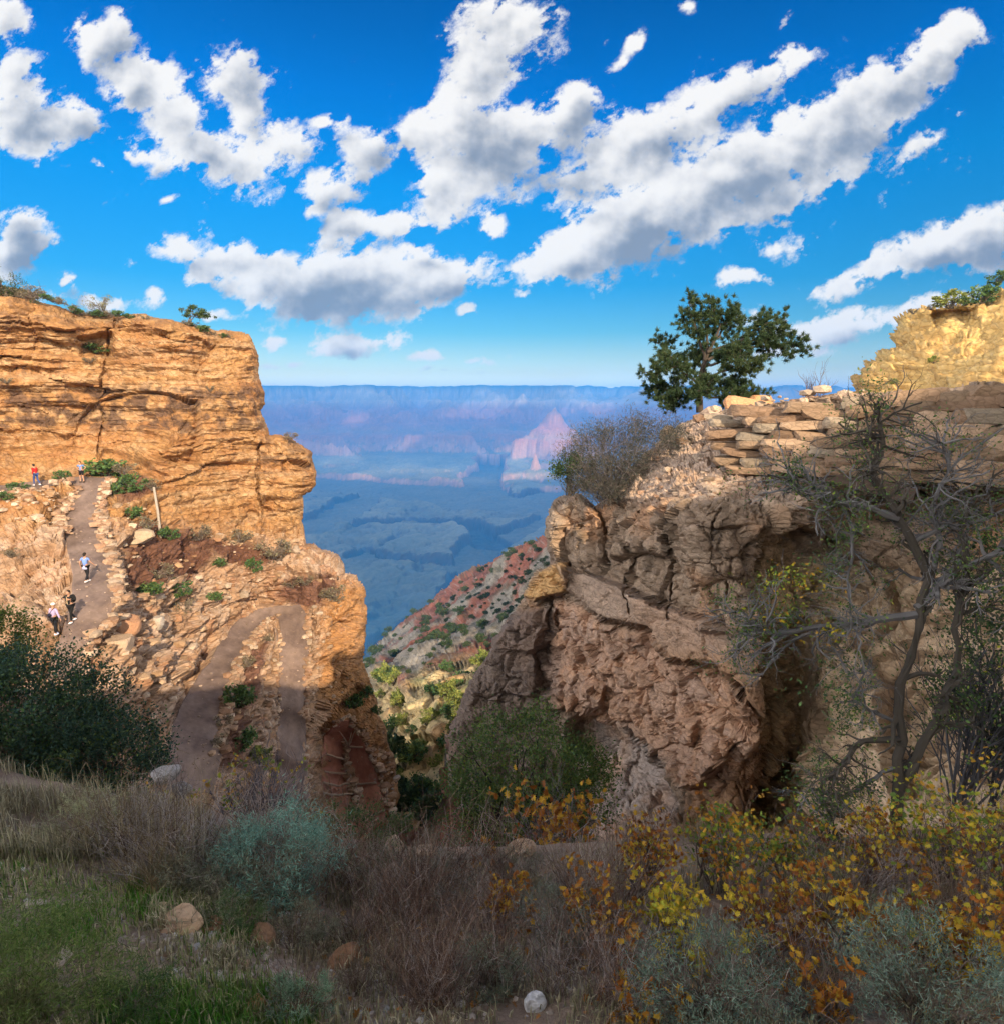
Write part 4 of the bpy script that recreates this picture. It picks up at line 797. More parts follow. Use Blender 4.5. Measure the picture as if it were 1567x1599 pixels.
def bush(name, loc, size, nclump, nleaf, leaf, pal, seed, kind='quad', stem=(.12, .09, .07), nstem=None, flat=.25, clump=.26, twigs=0, gaps=.25, lean=(0, 0), sr=.012):
    """shrub with its foot at loc: stems fan out to clumps of leaves spread unevenly through the crown"""
    rng = np.random.RandomState(seed); sx, sy, sz = size; o = empty(name, loc)
    g = Geo(); gs = Geo(); c = []
    while len(c) < nclump:
        q = rng.uniform(-1, 1, 3); r = np.linalg.norm(q)
        if r > 1 or r < .25: continue
        if rng.uniform() > .35 + .75 * r: continue
        if fbm(q[None] * 1.7, 1., 2, off=seed * 1.3)[0] < -gaps: continue
        c.append(q * (1 + .22 * fbm(unit(q)[None] * 1.5, 1., 3, off=seed)[0]))
    c = np.array(c); C = c * (sx, sy, sz * .5) + (0, 0, sz * (.5 + flat * .2)); C[:, 0] += lean[0] * C[:, 2]; C[:, 1] += lean[1] * C[:, 2]; C[:, 2] = np.maximum(C[:, 2], .04 * sz)
    R_ = clump * (sx + sy + sz) / 3
    per = max(1, nleaf // nclump)
    P = (C[:, None] + rng.normal(size=(nclump, per, 3)) * R_ * .42 * rng.uniform(.6, 1.3, nclump)[:, None, None]).reshape(-1, 3)
    P = P[P[:, 2] > 0]
    out = unit(P - np.array([0, 0, sz * .2])) * .7
    leaves(g, rng, P, leaf, pal, kind, outward=out)
    k = nstem or nclump
    for j in range(k):
        e = C[rng.randint(len(C))] * rng.uniform(.75, 1.05); s_ = np.array([rng.normal() * sx * .08, rng.normal() * sy * .08, -.05])
        p = wiggle(rng, s_, e, 7, .10, .12); gs.tube(p, np.linspace(sr, sr * .25, 7) * rng.uniform(.6, 1.2), np.array(stem) * rng.uniform(.7, 1.4), 4)
        for q in range(twigs):
            i = rng.randint(2, 7); d = unit(p[min(i, 6)] - p[i - 1] + rng.normal(size=3) * .35 * np.linalg.norm(p[-1] - p[0]) * .3)
            e2 = p[min(i, 6)] + d * R_ * rng.uniform(.6, 1.6); gs.tube(wiggle(rng, p[min(i, 6)], e2, 4, .16), np.linspace(sr * .35, sr * .12, 4), np.array(stem) * rng.uniform(.9, 1.8), 3)
    gs.build('stems', M_bark, o)
    g.build('leaves', M_leaf, o)
    return o
def twig_bush(name, loc, size, nstem, seed, col=(.16, .13, .13), lev=2, forks=4, r=.008, leafn=0, leaf=.03, pal=((.4, .3, .05),), kind='oval', up=.2, ang=.6, wob=.14, spread=.8):
    rng = np.random.RandomState(seed); o = empty(name, loc); g = Geo(); tips = []; sx, sy, sz = size
    for i in range(nstem):
        a = rng.uniform(0, 2 * math.pi); q = rng.uniform(.1, 1) * spread; d = np.array([math.cos(a) * q * sx / sz, math.sin(a) * q * sy / sz, 1.]); L = sz * .62 * rng.uniform(.7, 1.15)
        branch(g, rng, (rng.normal() * sx * .12, rng.normal() * sy * .12, -.03), d, L, r * rng.uniform(.6, 1.2), np.array(col), lev, tips, forks, ang, .55, wob, up)
    g.build('branches', M_bark, o)
    if leafn:
        gl = Geo(); T = np.array([t[0] for t in tips if t[2] <= 1]); cen = T[rng.randint(len(T), size=max(3, leafn // 9))]
        P = cen[rng.randint(len(cen), size=leafn)] + rng.normal(size=(leafn, 3)) * sz * .05
        leaves(gl, rng, P, leaf, pal, kind); gl.build('leaves', M_leaf2, o)
    return o
def ground_hit(u, v):
    r = ray(u, v); c = np.linspace(.4, 16, 800); P = r * c[:, None]; m = P[:, 2] < ground_z(P[:, 0], P[:, 1])
    i = int(np.argmax(m)) if m.any() else 799
    return P[i]
def gpt(x, y): return (x, y, float(ground_z(x, y)))

GREEN = [(.045, .085, .030), (.06, .11, .035), (.08, .13, .04), (.035, .07, .035)]
BLUEG = [(.035, .075, .055), (.05, .09, .065), (.03, .06, .045), (.06, .10, .05)]
OLIVE = [(.085, .12, .03), (.11, .14, .03), (.06, .09, .025), (.14, .16, .04)]
JUNI = [(.025, .045, .020), (.035, .060, .025), (.055, .072, .03)]
GREYG = [(.15, .16, .11), (.11, .12, .08), (.20, .19, .14)]
AUT = [(.30, .14, .02), (.22, .08, .015), (.36, .22, .025), (.16, .06, .02), (.32, .26, .03), (.11, .05, .02)]
YEL = [(.38, .29, .025), (.24, .25, .03), (.13, .18, .03), (.34, .19, .025), (.08, .13, .03)]

# ---- pinyon pine on the outcrop
def pinyon(loc, seed=4):
    rng = np.random.RandomState(seed); o = empty('pinyon_pine', loc, 'dark green pinyon pine leaning right, alone on top of the rock outcrop', 'tree')
    g = Geo(); gl = Geo(); k = 16. / F   # metres per photo pixel at the tree
    def q(u, v, d=0.): return np.array([(u - 1092) * k, d, (636 - v) * k])
    col = np.array([.075, .06, .05])
    trunk = [q(1092, 640), q(1090, 610), q(1092, 580, .1), q(1098, 550, 0), q(1110, 520, -.1), q(1118, 495, 0)]
    g.tube(trunk, [.10, .085, .07, .055, .04, .02], col, 7); gt = g
    limbs = [([q(1092, 600), q(1070, 585, -.3), q(1040, 570, -.5), q(1005, 578, -.6)], 1.), ([q(1091, 590), q(1060, 560, .3), q(1030, 540, .4)], 1.), ([q(1095, 560), q(1080, 530, -.2), q(1068, 500, -.3), q(1060, 480, -.2)], 1.), ([q(1098, 550), q(1100, 510, .2), q(1105, 478, .2)], 1.), ([q(1105, 535), q(1130, 510, .3), q(1140, 490, .2)], .9), ([q(1100, 548), q(1140, 530, -.2), q(1170, 515, -.3), q(1180, 500, -.2)], 1.), ([q(1100, 560), q(1150, 540, .1), q(1195, 530, .1), q(1225, 505, .1)], 1.1), ([q(1150, 540, .1), q(1190, 540, -.2), q(1228, 540, -.3)], .8), ([q(1094, 585), q(1130, 575, -.3), q(1165, 570, -.5)], 1.), ([q(1093, 605), q(1130, 600, .3), q(1165, 600, .4)], 1.), ([q(1092, 610), q(1060, 615, -.4), q(1035, 625, -.5)], .9), ([q(1093, 610), q(1120, 620, -.5), q(1160, 615, -.7)], .9), ([q(1092, 600), q(1085, 600, -.8), q(1070, 605, -1.2)], 1.), ([q(1095, 580), q(1100, 560, .9), q(1110, 540, 1.2)], 1.), ([q(1098, 570), q(1110, 560, -.8), q(1120, 555, -1.2)], 1.), ([q(1092, 615), q(1050, 605, .5), q(1025, 600, .6)], .9)]
    tips = []
    for pts, s in limbs:
        pts = np.array(pts); t = np.linspace(0, 1, 9); pp = np.stack([np.interp(t, np.linspace(0, 1, len(pts)), pts[:, i]) for i in range(3)], 1) + rng.normal(size=(9, 3)) * .03
        g.tube(pp, np.linspace(.042, .010, 9) * s, col, 5)
        for j in range(3, 9):
            for r_ in range(5):
                d = unit(unit(pp[j] - pp[j - 1]) * .6 + rng.normal(size=3) * .8 + np.array([0, 0, .15])); L = rng.uniform(.16, .42)
                e = pp[j] + d * L; g.tube(wiggle(rng, pp[j], e, 4, .15), np.linspace(.010, .004, 4), col, 3)
                for m_ in range(rng.randint(3, 6)):
                    tips.append((pp[j] + d * L * rng.uniform(.4, 1.1) + rng.normal(size=3) * .09, d))
    for cp_, d in tips:
        n = 58; P = np.tile(cp_, (n, 1)) + rng.normal(size=(n, 3)) * .018
        leaves(gl, rng, P, .095, JUNI, 'needle', outward=np.tile(d * 1.1 + np.array([0, 0, .5]), (n, 1)), w=2.4)
    g.build('trunk', M_bark, o, True); gl.build('crown', M_leaf, o); return o
pinyon(at(1092, 640, 16.3))

# ---- bushes, one by one
def lab(o, label, cat='shrub', group=None): return tag(o, label, cat, group)
lab(bush('shrub', at(40, 1250, 9.3), (1.55, 1.2, 2.3), 190, 34000, .050, BLUEG + GREEN[:2], 11, 'oval', twigs=3, gaps=.5, clump=.22), 'large dark bluish green bush at the left edge below the upper path')
lab(bush('shrub', at(-30, 1085, 9.9), (.85, .8, 1.35), 70, 11000, .048, OLIVE + GREEN[:1], 12, 'oval', twigs=2, clump=.24), 'olive green shrub top showing above the large dark bush at the left edge')
lab(bush('shrub', at(165, 1262, 9.0), (1.0, .8, 1.45), 80, 13000, .046, BLUEG + OLIVE[:1], 111, 'oval', twigs=3, gaps=.5, clump=.24), 'lower right flank bush beside the large dark bluish green one')
lab(twig_bush('shrub', at(400, 1295, 7.6), (1.25, .8, 1.15), 42, 13, (.12, .115, .15), 2, 4, .008, 160, .06, YEL, 'oak'), 'leafless purplish twig shrub with a few yellow leaves below the lower switchback')
lab(twig_bush('shrub', at(255, 1290, 7.4), (.9, .6, .75), 26, 14, (.12, .11, .12), 2, 4, .007, 30, .05, YEL, 'oak'), 'low dark twig shrub between the big green bush and the purplish shrub')
lab(bush('shrub', at(560, 1335, 8.6), (.8, .5, .65), 40, 5200, .035, GREEN, 15, 'oval', twigs=2, stem=(.2, .16, .12)), 'low green shrub at the foot of the lowest red switchback')
lab(bush('sagebrush', ground_hit(440, 1402), (.42, .34, .58), 80, 9000, .030, [(.12, .23, .19), (.15, .27, .23), (.09, .17, .14), (.18, .30, .24)], 16, 'blade', twigs=2, sr=.006, stem=(.2, .18, .14), gaps=.6), 'pale turquoise sagebrush in the middle of the foreground slope', 'sagebrush')
lab(bush('sagebrush', ground_hit(350, 1400), (.45, .34, .40), 60, 5200, .026, GREYG, 17, 'blade', twigs=3, sr=.005, stem=(.22, .18, .15)), 'dull grey-green sagebrush left of the turquoise one', 'sagebrush')
lab(bush('shrub', at(820, 1370, 9.2), (1.30, .95, 2.55), 190, 34000, .038, OLIVE[:3] + GREEN, 18, 'oval', twigs=3, lean=(0, 0), gaps=.35, clump=.17, nstem=60, stem=(.035, .03, .03), sr=.02), 'tall olive green bush with dark stems in front of the hollow under the outcrop')
lab(bush('shrub', at(905, 1240, 9.6), (.45, .4, .95), 24, 2600, .028, OLIVE, 19, 'oval', twigs=3, stem=(.04, .035, .03), gaps=.5), 'light olive spray of leaves on the right flank of the tall central bush')
lab(twig_bush('oak_shrub', at(880, 1375, 6.4), (.75, .5, 1.35), 16, 20, (.17, .15, .17), 2, 4, .008, 420, .075, AUT[:4], 'oak', ang=.5), 'rust orange oak sapling in front of the tall central bush')
lab(twig_bush('oak_sapling', ground_hit(742, 1352), (.16, .12, .36), 5, 21, (.35, .33, .33), 2, 3, .005, 40, .055, AUT[:3], 'oak'), 'thin pale-stemmed sapling with a few orange leaves at the centre of the slope')
lab(bush('shrub', at(955, 790, 12.3), (1.35, .95, 1.75), 260, 30000, .060, [(.05, .055, .045), (.075, .07, .06), (.035, .042, .032)], 22, 'blade', twigs=7, nstem=170, stem=(.13, .11, .11), gaps=.8, lean=(.25, 0), sr=.012), 'grey twiggy dome-shaped shrub on the left shoulder of the outcrop')
lab(bush('shrub', at(888, 770, 12.4), (.45, .4, .85), 26, 2600, .045, GREEN[:2] + JUNI, 23, 'oval', twigs=2, lean=(.2, 0)), 'dark green leafy shrub hanging off the outcrop left of the grey twiggy one')
lab(twig_bush('shrub', at(1268, 634, 12.0), (.75, .4, .80), 12, 24, (.12, .09, .085), 2, 4, .011, 0, up=.3, ang=.55), 'small leafless shrub standing against the sky behind the stone wall')
lab(bush('rabbitbrush', ground_hit(45, 1590), (.42, .30, .44), 90, 9000, .024, [(.085, .125, .035), (.12, .16, .045), (.06, .095, .025)], 25, 'blade', twigs=2, sr=.004, stem=(.2, .2, .1), gaps=.7), 'lime green feathery shrub in the bottom left corner')
lab(bush('sagebrush', ground_hit(1120, 1590), (.40, .3, .34), 60, 6000, .024, [(.10, .15, .11), (.14, .19, .15), (.07, .11, .08)], 26, 'blade', twigs=3, sr=.005, gaps=.6), 'blue-grey sagebrush at the bottom edge under the oak leaves, right of centre', 'sagebrush')
lab(bush('sagebrush', ground_hit(1440, 1585), (.42, .3, .40), 60, 6000, .024, [(.11, .16, .12), (.16, .21, .17), (.07, .11, .08)], 27, 'blade', twigs=3, sr=.005, gaps=.6), 'silvery sagebrush in the bottom right corner among oak leaves', 'sagebrush')
lab(bush('shrub', at(1560, 1190, 5.6), (.75, .6, 2.1), 80, 9000, .035, GREEN[:2] + JUNI, 28, 'oval', twigs=3, nstem=40, stem=(.05, .05, .05), sr=.014, gaps=.3), 'dark green shrub along the right edge behind the gnarled bare tree')
lab(twig_bush('shrub', at(1520, 1250, 5.8), (1.2, .6, 2.2), 22, 29, (.09, .09, .10), 2, 5, .014, 500, .03, OLIVE + YEL[1:3], 'oval', up=.3, ang=.55), 'thin many-stemmed shrub with sparse olive leaves at the right edge')

for i, (u, v, w, h, pal, words) in enumerate((
 (300, 1395, .26, .26, GREYG, 'small grey-green scrub left of the sagebrush'), (545, 1400, .26, .28, GREYG + OLIVE[:1], 'grey-green scrub right of the turquoise sagebrush'), (365, 1455, .17, .2, GREEN[:2] + GREYG[:1], 'dark leafy scrub at the top of the gravel patch'), (480, 1470, .2, .2, GREYG, 'dusty scrub at the left edge of the brown stems'),
 (130, 1310, .3, .3, [(.30, .30, .18), (.24, .26, .14)], 'pale yellowish scrub at the far left of the slope'), (610, 1400, .3, .32, [(.12, .13, .10), (.17, .16, .13)], 'dark grey scrub in the brushy middle of the slope'), (690, 1420, .3, .34, [(.16, .15, .14), (.11, .12, .09)], 'greyish scrub among the brown stems'), (880, 1480, .3, .34, [(.10, .13, .10), (.15, .17, .13)], 'blue-green scrub between the brown stems and the oak thicket'),
 (700, 1355, .34, .26, [(.15, .14, .11), (.11, .12, .08)], 'low dusty scrub at the crest below the central bush'), (800, 1390, .3, .26, [(.13, .15, .10), (.18, .17, .13)], 'low grey scrub at the foot of the orange oak sapling'), (900, 1415, .34, .3, [(.14, .13, .08), (.20, .16, .09)], 'tan scrub left of the oak thicket'), (600, 1345, .26, .2, GREEN[:2] + GREYG[:1], 'small green scrub beside the ledge stones at the crest'), (1130, 1345, .4, .34, OLIVE[:2] + [(.14, .12, .08)], 'olive scrub under the prow of the outcrop'),
 (760, 1540, .2, .2, [(.11, .14, .10), (.17, .18, .13)], 'low blue-green scrub near the bottom edge at the centre'), (470, 1590, .16, .18, [(.12, .20, .12), (.18, .27, .18)], 'soft green scrub at the bottom edge left of the centre'), (210, 1580, .2, .18, GREEN[:2] + OLIVE[:1], 'dark green low scrub at the bottom edge right of the lime green shrub'), (1290, 1440, .3, .4, [(.12, .14, .08), (.08, .09, .05)], 'dull green scrub in the back of the oak thicket'), (1390, 1540, .25, .35, [(.11, .15, .10), (.15, .19, .13)], 'grey-green scrub under the orange and green oak'))):
    lab(bush('scrub', ground_hit(u, v), (w, w * .8, h), 30, 2600, .022, pal, 500 + i, 'blade', twigs=4, sr=.004, gaps=.7, stem=(.16, .13, .11)), words)
# ---- the gnarled, mostly bare tree on the right
def gnarled(seed=9):
    rng = np.random.RandomState(seed); c0 = 5.3; base = at(1398, 1300, c0); o = empty('gnarled_tree', base, 'gnarled grey tree with mostly bare crooked branches in front of the pale rock at right', 'tree')
    g = Geo(); gl = Geo(); tips = []; col = np.array([.15, .145, .15]); dark = np.array([.075, .065, .055])
    def q(u, v, c=c0): return at(u, v, c) - base
    def limb(pts, r0, r1, cc, subs, L, lev=2, sd=6):
        subs = int(subs * 1.9)
        pts = np.array([q(*p) for p in pts]); n = 14; t = np.linspace(0, 1, n); pp = np.stack([np.interp(t, np.linspace(0, 1, len(pts)), pts[:, i]) for i in range(3)], 1)
        pp = pp + np.stack([fbm(pp * 3 + i * 7, 1., 3) for i in range(3)], 1) * .07; g.tube(pp, np.linspace(r0, r1, n) * rng.uniform(.85, 1.15, n), cc, sd)
        for k in range(subs):
            i = rng.randint(3, n); d = unit(unit(pp[i] - pp[i - 1]) + rng.normal(size=3) * .9); branch(g, rng, pp[i], d, L * rng.uniform(.5, 1.2), r1 * .8 + .003, cc * rng.uniform(.8, 1.4), lev, tips, 4, .75, .6, .28, 0., .0012, 5)
        return pp
    limb([(1398, 1310), (1402, 1240), (1396, 1190), (1408, 1140), (1400, 1080), (1424, 1010), (1432, 950), (1450, 900), (1425, 850), (1400, 810)], .050, .030, dark, 5, .3, 1, 8)
    limb([(1400, 810), (1380, 780), (1360, 740), (1385, 700), (1370, 660)], .04, .014, dark, 12, .42)
    limb([(1400, 812), (1340, 790), (1300, 786), (1262, 770), (1240, 760)], .034, .012, col, 12, .38)
    limb([(1310, 784), (1335, 830), (1330, 880), (1325, 930)], .018, .008, col, 8, .25)
    limb([(1430, 960), (1380, 965), (1320, 970), (1260, 985), (1200, 985), (1165, 970)], .040, .012, col, 16, .42)
    limb([(1190, 985), (1160, 955), (1120, 965)], .014, .005, col, 5, .2, 1); limb([(1165, 965), (1150, 1010), (1145, 1030)], .012, .005, col, 4, .15, 1)
    limb([(1270, 985), (1230, 1010), (1205, 1040), (1195, 1060)], .014, .005, col, 6, .2, 1)
    limb([(1408, 1130), (1360, 1110), (1330, 1090), (1350, 1050)], .022, .008, col, 8, .28)
    limb([(1400, 1150), (1345, 1160), (1310, 1200), (1280, 1230), (1300, 1290)], .03, .010, dark, 14, .36)
    limb([(1402, 1200), (1350, 1220), (1290, 1280), (1250, 1240)], .022, .006, col, 8, .3)
    limb([(1432, 950), (1480, 900), (1520, 880), (1567, 850)], .034, .02, col, 10, .45); limb([(1450, 900), (1470, 850), (1450, 800), (1480, 740), (1470, 690)], .03, .01, col, 12, .45)
    limb([(1500, 1060), (1490, 980), (1510, 900), (1500, 820), (1530, 760)], .03, .012, dark, 12, .45); limb([(1400, 1240), (1460, 1120), (1500, 1050)], .045, .03, dark, 4, .3)
    limb([(1425, 850), (1470, 820), (1530, 815), (1590, 780)], .026, .01, col, 10, .4)
    T = np.array([t[0] for t in tips]); 
    cen = T[rng.randint(len(T), size=420)]; P = cen[rng.randint(420, size=12000)] + rng.normal(size=(12000, 3)) * .06
    leaves(gl, rng, P, .026, OLIVE[:3] + GREEN + YEL[2:3], 'oval')
    for (u, v, n, pal) in ((1240, 905, 260, YEL), (1225, 960, 160, YEL), (1290, 985, 90, YEL), (1260, 1075, 60, GREEN), (1310, 1070, 40, GREEN)):
        P = q(u, v, c0 - .05) + rng.normal(size=(n, 3)) * np.array([.16, .1, .07]); leaves(gl, rng, P, .034, pal, 'oval')
    g.build('branches', M_bark, o, False); gl.build('leaves', M_leaf, o)
gnarled()

# ---- autumn oak thicket along the lower right: each clump is a shrub of its own
def oak_clump(name, loc, size, seed, nleaf, pal, leaf=.055, nst=9):
    rng = np.random.RandomState(seed); o = empty(name, loc); g = Geo(); gl = Geo(); tips = []; sx, sy, sz = size
    for i in range(nst):
        a = rng.uniform(0, 2 * math.pi); q_ = rng.uniform(.1, .9); d = np.array([math.cos(a) * q_ * sx / sz, math.sin(a) * q_ * sy / sz, 1.])
        branch(g, rng, (rng.normal() * .06, rng.normal() * .06, -.02), d, sz * .62, .006 * rng.uniform(.6, 1.3), np.array([.13, .10, .09]), 2, tips, 3, .6, .6, .15, .2)
    T = np.array([t[0] for t in tips]); cen = T[rng.randint(len(T), size=max(10, nleaf // 7))]
    P = cen[rng.randint(len(cen), size=nleaf)] + rng.normal(size=(nleaf, 3)) * sz * .055
    leaves(gl, rng, P, leaf, pal, 'oak', outward=np.tile((0, -.3, .3), (nleaf, 1)))
    g.build('stems', M_bark, o); gl.build('leaves', M_leaf2, o); return o
OAKS = [  # u, v of foot, half width, height, leaves, palette, words
 (1010, 1400, .50, .62, 420, AUT, 'rust and gold oak shrub just right of the tall central bush'), (1120, 1390, .50, .66, 460, YEL + AUT[:2], 'yellow-green oak shrub below the prow of the outcrop'),
 (1240, 1385, .48, .60, 430, YEL + AUT[3:5], 'mixed green and brown oak shrub below the dark cleft'), (1350, 1395, .46, .62, 420, AUT + YEL[:2], 'orange oak shrub at the foot of the pale rock'),
 (1470, 1380, .50, .85, 520, YEL, 'bright yellow oak shrub right of the gnarled tree'), (1560, 1420, .45, .85, 480, AUT[2:] + YEL, 'brownish yellow oak shrub at the right edge'),
 (930, 1490, .36, .44, 320, AUT[:4], 'low rusty oak shrub at the edge of the brown brush'), (1060, 1500, .38, .46, 380, [AUT[2], AUT[4]] + YEL[:2], 'bright yellow low oak shrub in the middle of the thicket'),
 (1190, 1500, .38, .48, 380, AUT, 'copper coloured low oak shrub in the middle of the thicket'), (1320, 1500, .38, .48, 380, AUT[1:4] + YEL[:1], 'dark brown low oak shrub right of the copper one'),
 (1450, 1510, .36, .5, 360, AUT + YEL[2:3], 'orange and green low oak shrub towards the right edge'), (1550, 1530, .34, .5, 340, AUT[:3] + YEL[:1], 'golden low oak shrub near the bottom right corner'),
 (800, 1440, .30, .34, 160, AUT[:4], 'small sparse orange oak shrub among the brown stems'), (1010, 1590, .26, .28, 90, AUT[:4], 'sparse rusty oak shrub at the bottom edge'), (1280, 1595, .28, .28, 110, AUT[:4], 'sparse copper oak shrub at the bottom edge right of the sagebrush')]
for i, (u, v, w, h, n, pal, words) in enumerate(OAKS):
    lab(oak_clump('oak_shrub', ground_hit(u, v), (w * 1.1, w * .9, h), 40 + i, int(n * 1.6), pal, .038, nst=15), words, 'oak shrub', 'autumn oak thicket')

# ---- brown dry stems and flowering weeds of the middle foreground (single clumps)
M_dry = leaf_mat('dry_stalks', .15, .8)
def stalks(g, rng, foot, n, h, spread, pal, w=.0016, bend=.35):
    for i in range(n):
        a = rng.uniform(0, 6.283); q_ = rng.uniform(0, 1) ** .7 * spread; d = np.array([math.cos(a) * q_, math.sin(a) * q_, 1.]); L = h * rng.uniform(.55, 1.15)
        p0 = np.array(foot) + np.array([rng.normal() * .05, rng.normal() * .05, -.02]); t = np.linspace(0, 1, 5)[:, None]
        p = p0 + unit(d) * L * t + np.array([math.cos(a), math.sin(a), -.3]) * (t ** 2) * bend * L * rng.uniform(0, 1)
        c = np.array(pal[rng.randint(len(pal))]) * rng.uniform(.7, 1.3); g.tube(p, np.linspace(w, w * .4, 5), c, 3)
        for k in range(rng.randint(1, 4)):
            j = rng.randint(1, 5); e = p[j] + unit(rng.normal(size=3) + (0, 0, .8)) * L * .25; g.tube(np.array([p[j], (p[j] + e) / 2 + rng.normal(size=3) * .01, e]), [w * .7, w * .6, w * .3], c, 3)
BR = [(.17, .10, .08), (.12, .07, .055), (.24, .16, .12), (.34, .29, .27), (.09, .055, .045)]
rng0 = np.random.RandomState(77)
protos = []
for k, (pal, words) in enumerate(((BR, 'reddish brown'), (BR[3:] + [(.30, .27, .27)], 'greyish'), ([(.30, .24, .15), (.22, .17, .10)], 'tan'))):
    g = Geo(); stalks(g, np.random.RandomState(90 + k), (0, 0, 0), 46, .46, .55, pal)
    o = empty('dry_weed', (0, 0, -3)); g.build('stalks', M_bark, o); protos.append(o)
weeds = []
for i in range(105):
    u = rng0.uniform(540, 1000) if i < 48 else rng0.uniform(300, 1500); v = rng0.uniform(1370, 1590) if i < 48 else rng0.uniform(1330, 1595)
    if u < 420 and v > 1440: continue
    weeds.append((u, v, 0 if u < 800 else rng0.randint(0, 2)))
for i in range(36): weeds.append((rng0.uniform(150, 520), rng0.uniform(1290, 1400), 2 if rng0.uniform() < .5 else 1))
first = [True] * 3
WL = ['dry reddish brown weed stems in the brushy middle of the foreground slope', 'dry greyish weed stems in the foreground brush', 'dry tan weed stems on the grassy left of the slope']
for u, v, k in weeds:
    p = ground_hit(u, v); s = rng0.uniform(.7, 1.25) * (1.1 if v < 1450 else .75)
    if first[k]: o = protos[k]; o.location = [float(x) for x in p]; o.scale = (s, s, s); first[k] = False
    else: o = copy_tree(protos[k], p, rng0.uniform(0, 6.28), s)
    tag(o, WL[k], 'weeds', ['brown weeds of the foreground', 'grey weeds of the foreground', 'tan weeds of the foreground'][k])

# ---- grass: uncountable
def grass(name, regions, seed, pal, h, label=None):
    rng = np.random.RandomState(seed); g = Geo(); Ps = []; hs = []
    for (u0, u1, v0, v1, n, hh) in regions:
        U = rng.uniform(u0, u1, n); V = rng.uniform(v0, v1, n); r = ray(U, V); c = np.linspace(.6, 9, 240)
        P = r[:, None] * c[None, :, None]; m = P[..., 2] < ground_z(P[..., 0], P[..., 1]); i = m.argmax(1); ok = m.any(1); Q = P[np.arange(n), i][ok]
        dens = fbm(Q * (1, 1, 0), 1.5, 3, off=seed) + rng.uniform(-.2, .2, len(Q)) > -.02; Q = Q[dens]; Ps.append(Q); hs.append(np.full(len(Q), hh))
    P = np.concatenate(Ps); hh = np.concatenate(hs); P[:, 2] = ground_z(P[:, 0], P[:, 1]) - .01; n = len(P)
    # blades: 4-point tapering strips, bent over
    a = rng.uniform(0, 6.283, n); d = np.stack([np.cos(a), np.sin(a), 0 * a], 1); s = np.stack([-np.sin(a), np.cos(a), 0 * a], 1); L = hh * rng.uniform(.5, 1.3, n); be = rng.uniform(.1, .9, n)
    w = .0028 * rng.uniform(.6, 1.4, n)[:, None]; up = np.array([0, 0, 1.])
    p1 = P + L[:, None] * (.55 * up + .18 * be[:, None] * d); p2 = P + L[:, None] * ((.95 - .35 * be[:, None]) * up + .55 * be[:, None] * d)
    V = np.stack([P - s * w, P + s * w, p1 + s * w * .8, p1 - s * w * .8, p2], 1).reshape(-1, 3); b = np.arange(n)[:, None] * 5
    pal = np.array(pal); c = pal[np.clip(((fbm(P, 1.3, 2) * .9 + .5 + rng.uniform(-.25, .25, n)) * len(pal)).astype(int), 0, len(pal) - 1)] * rng.uniform(.7, 1.3, n)[:, None]
    g.add(V, [b + np.array([[0, 1, 2, 3]]), b + np.array([[3, 2, 4]])], np.repeat(c, 5, 0)); o = g.build(name, M_leaf); tag(o, label, None, None, 'stuff'); return o
grass('green_grass', [(-60, 300, 1300, 1500, 6500, .085), (-60, 420, 1420, 1660, 4500, .08), (200, 420, 1330, 1480, 5000, .10), (150, 500, 1540, 1680, 4500, .11)], 5, [(.05, .17, .02), (.08, .22, .025), (.14, .24, .05), (.30, .31, .13), (.38, .34, .20)], .1)
grass('dry_grass', [(-60, 330, 1190, 1350, 13000, .19), (330, 620, 1400, 1560, 5000, .10), (230, 620, 1290, 1460, 7000, .14), (0, 1567, 1350, 1690, 19000, .11), (900, 1567, 1320, 1420, 4000, .16)], 6, [(.36, .33, .20), (.28, .26, .15), (.42, .38, .26), (.22, .19, .12)], .15)
def canopy_litter():
    rng = np.random.RandomState(3); g = Geo(); n = 1500; U = rng.uniform(500, 1600, n); V = rng.uniform(1360, 1599, n)
    P = np.array([ground_hit(u, v) for u, v in zip(U[:600], V[:600])]); P[:, 2] += .015; leaves(g, rng, P, .045, [(.30, .14, .04), (.22, .11, .05), (.34, .22, .10)], 'oak', outward=np.tile((0, 0, .2), (600, 1)))
    tag(g.build('fallen_leaves', M_leaf2), kind='stuff')
canopy_litter()
# ================================================================== plants on the cliffs (copies of three small prototypes)
def proto(name, pal, seed, leafs=700, clumps=26, leaf=.10, stem=(.1, .08, .06), flat=.3, kind='quad', twigs=2, trunk=False):
    return bush(name, (0, -8, -12), (.5, .5, .8), clumps, leafs, leaf, pal, seed, kind, stem=stem, twigs=twigs, clump=.28, gaps=.4, sr=.02)
PR = {'green': proto('desert_shrub', GREEN + OLIVE[:1], 201), 'grey': proto('desert_shrub', [(.14, .12, .08), (.10, .085, .06), (.17, .15, .09)], 202, 500, 24, .07, (.14, .11, .09), twigs=5), 'lime': proto('desert_shrub', [(.13, .15, .035), (.18, .19, .05), (.09, .12, .03)], 203), 'juniper': proto('juniper', JUNI, 204, 900, 24, .10)}
used_p = {k: False for k in PR}
def put(kind, P, h, label, group, rz, cat='shrub', w=1.):
    s = h / .8
    if not used_p[kind]: o = PR[kind]; o.location = [float(x) for x in P]; o.scale = (s * w, s * w, s); o.rotation_euler = (0, 0, rz); used_p[kind] = True
    else: o = copy_tree(PR[kind], P, rz, (s * w, s * w, s))
    o['label'] = label; o['category'] = cat
    if group: o['group'] = group
    elif 'group' in o: del o['group']
    return o
rng1 = np.random.RandomState(31)
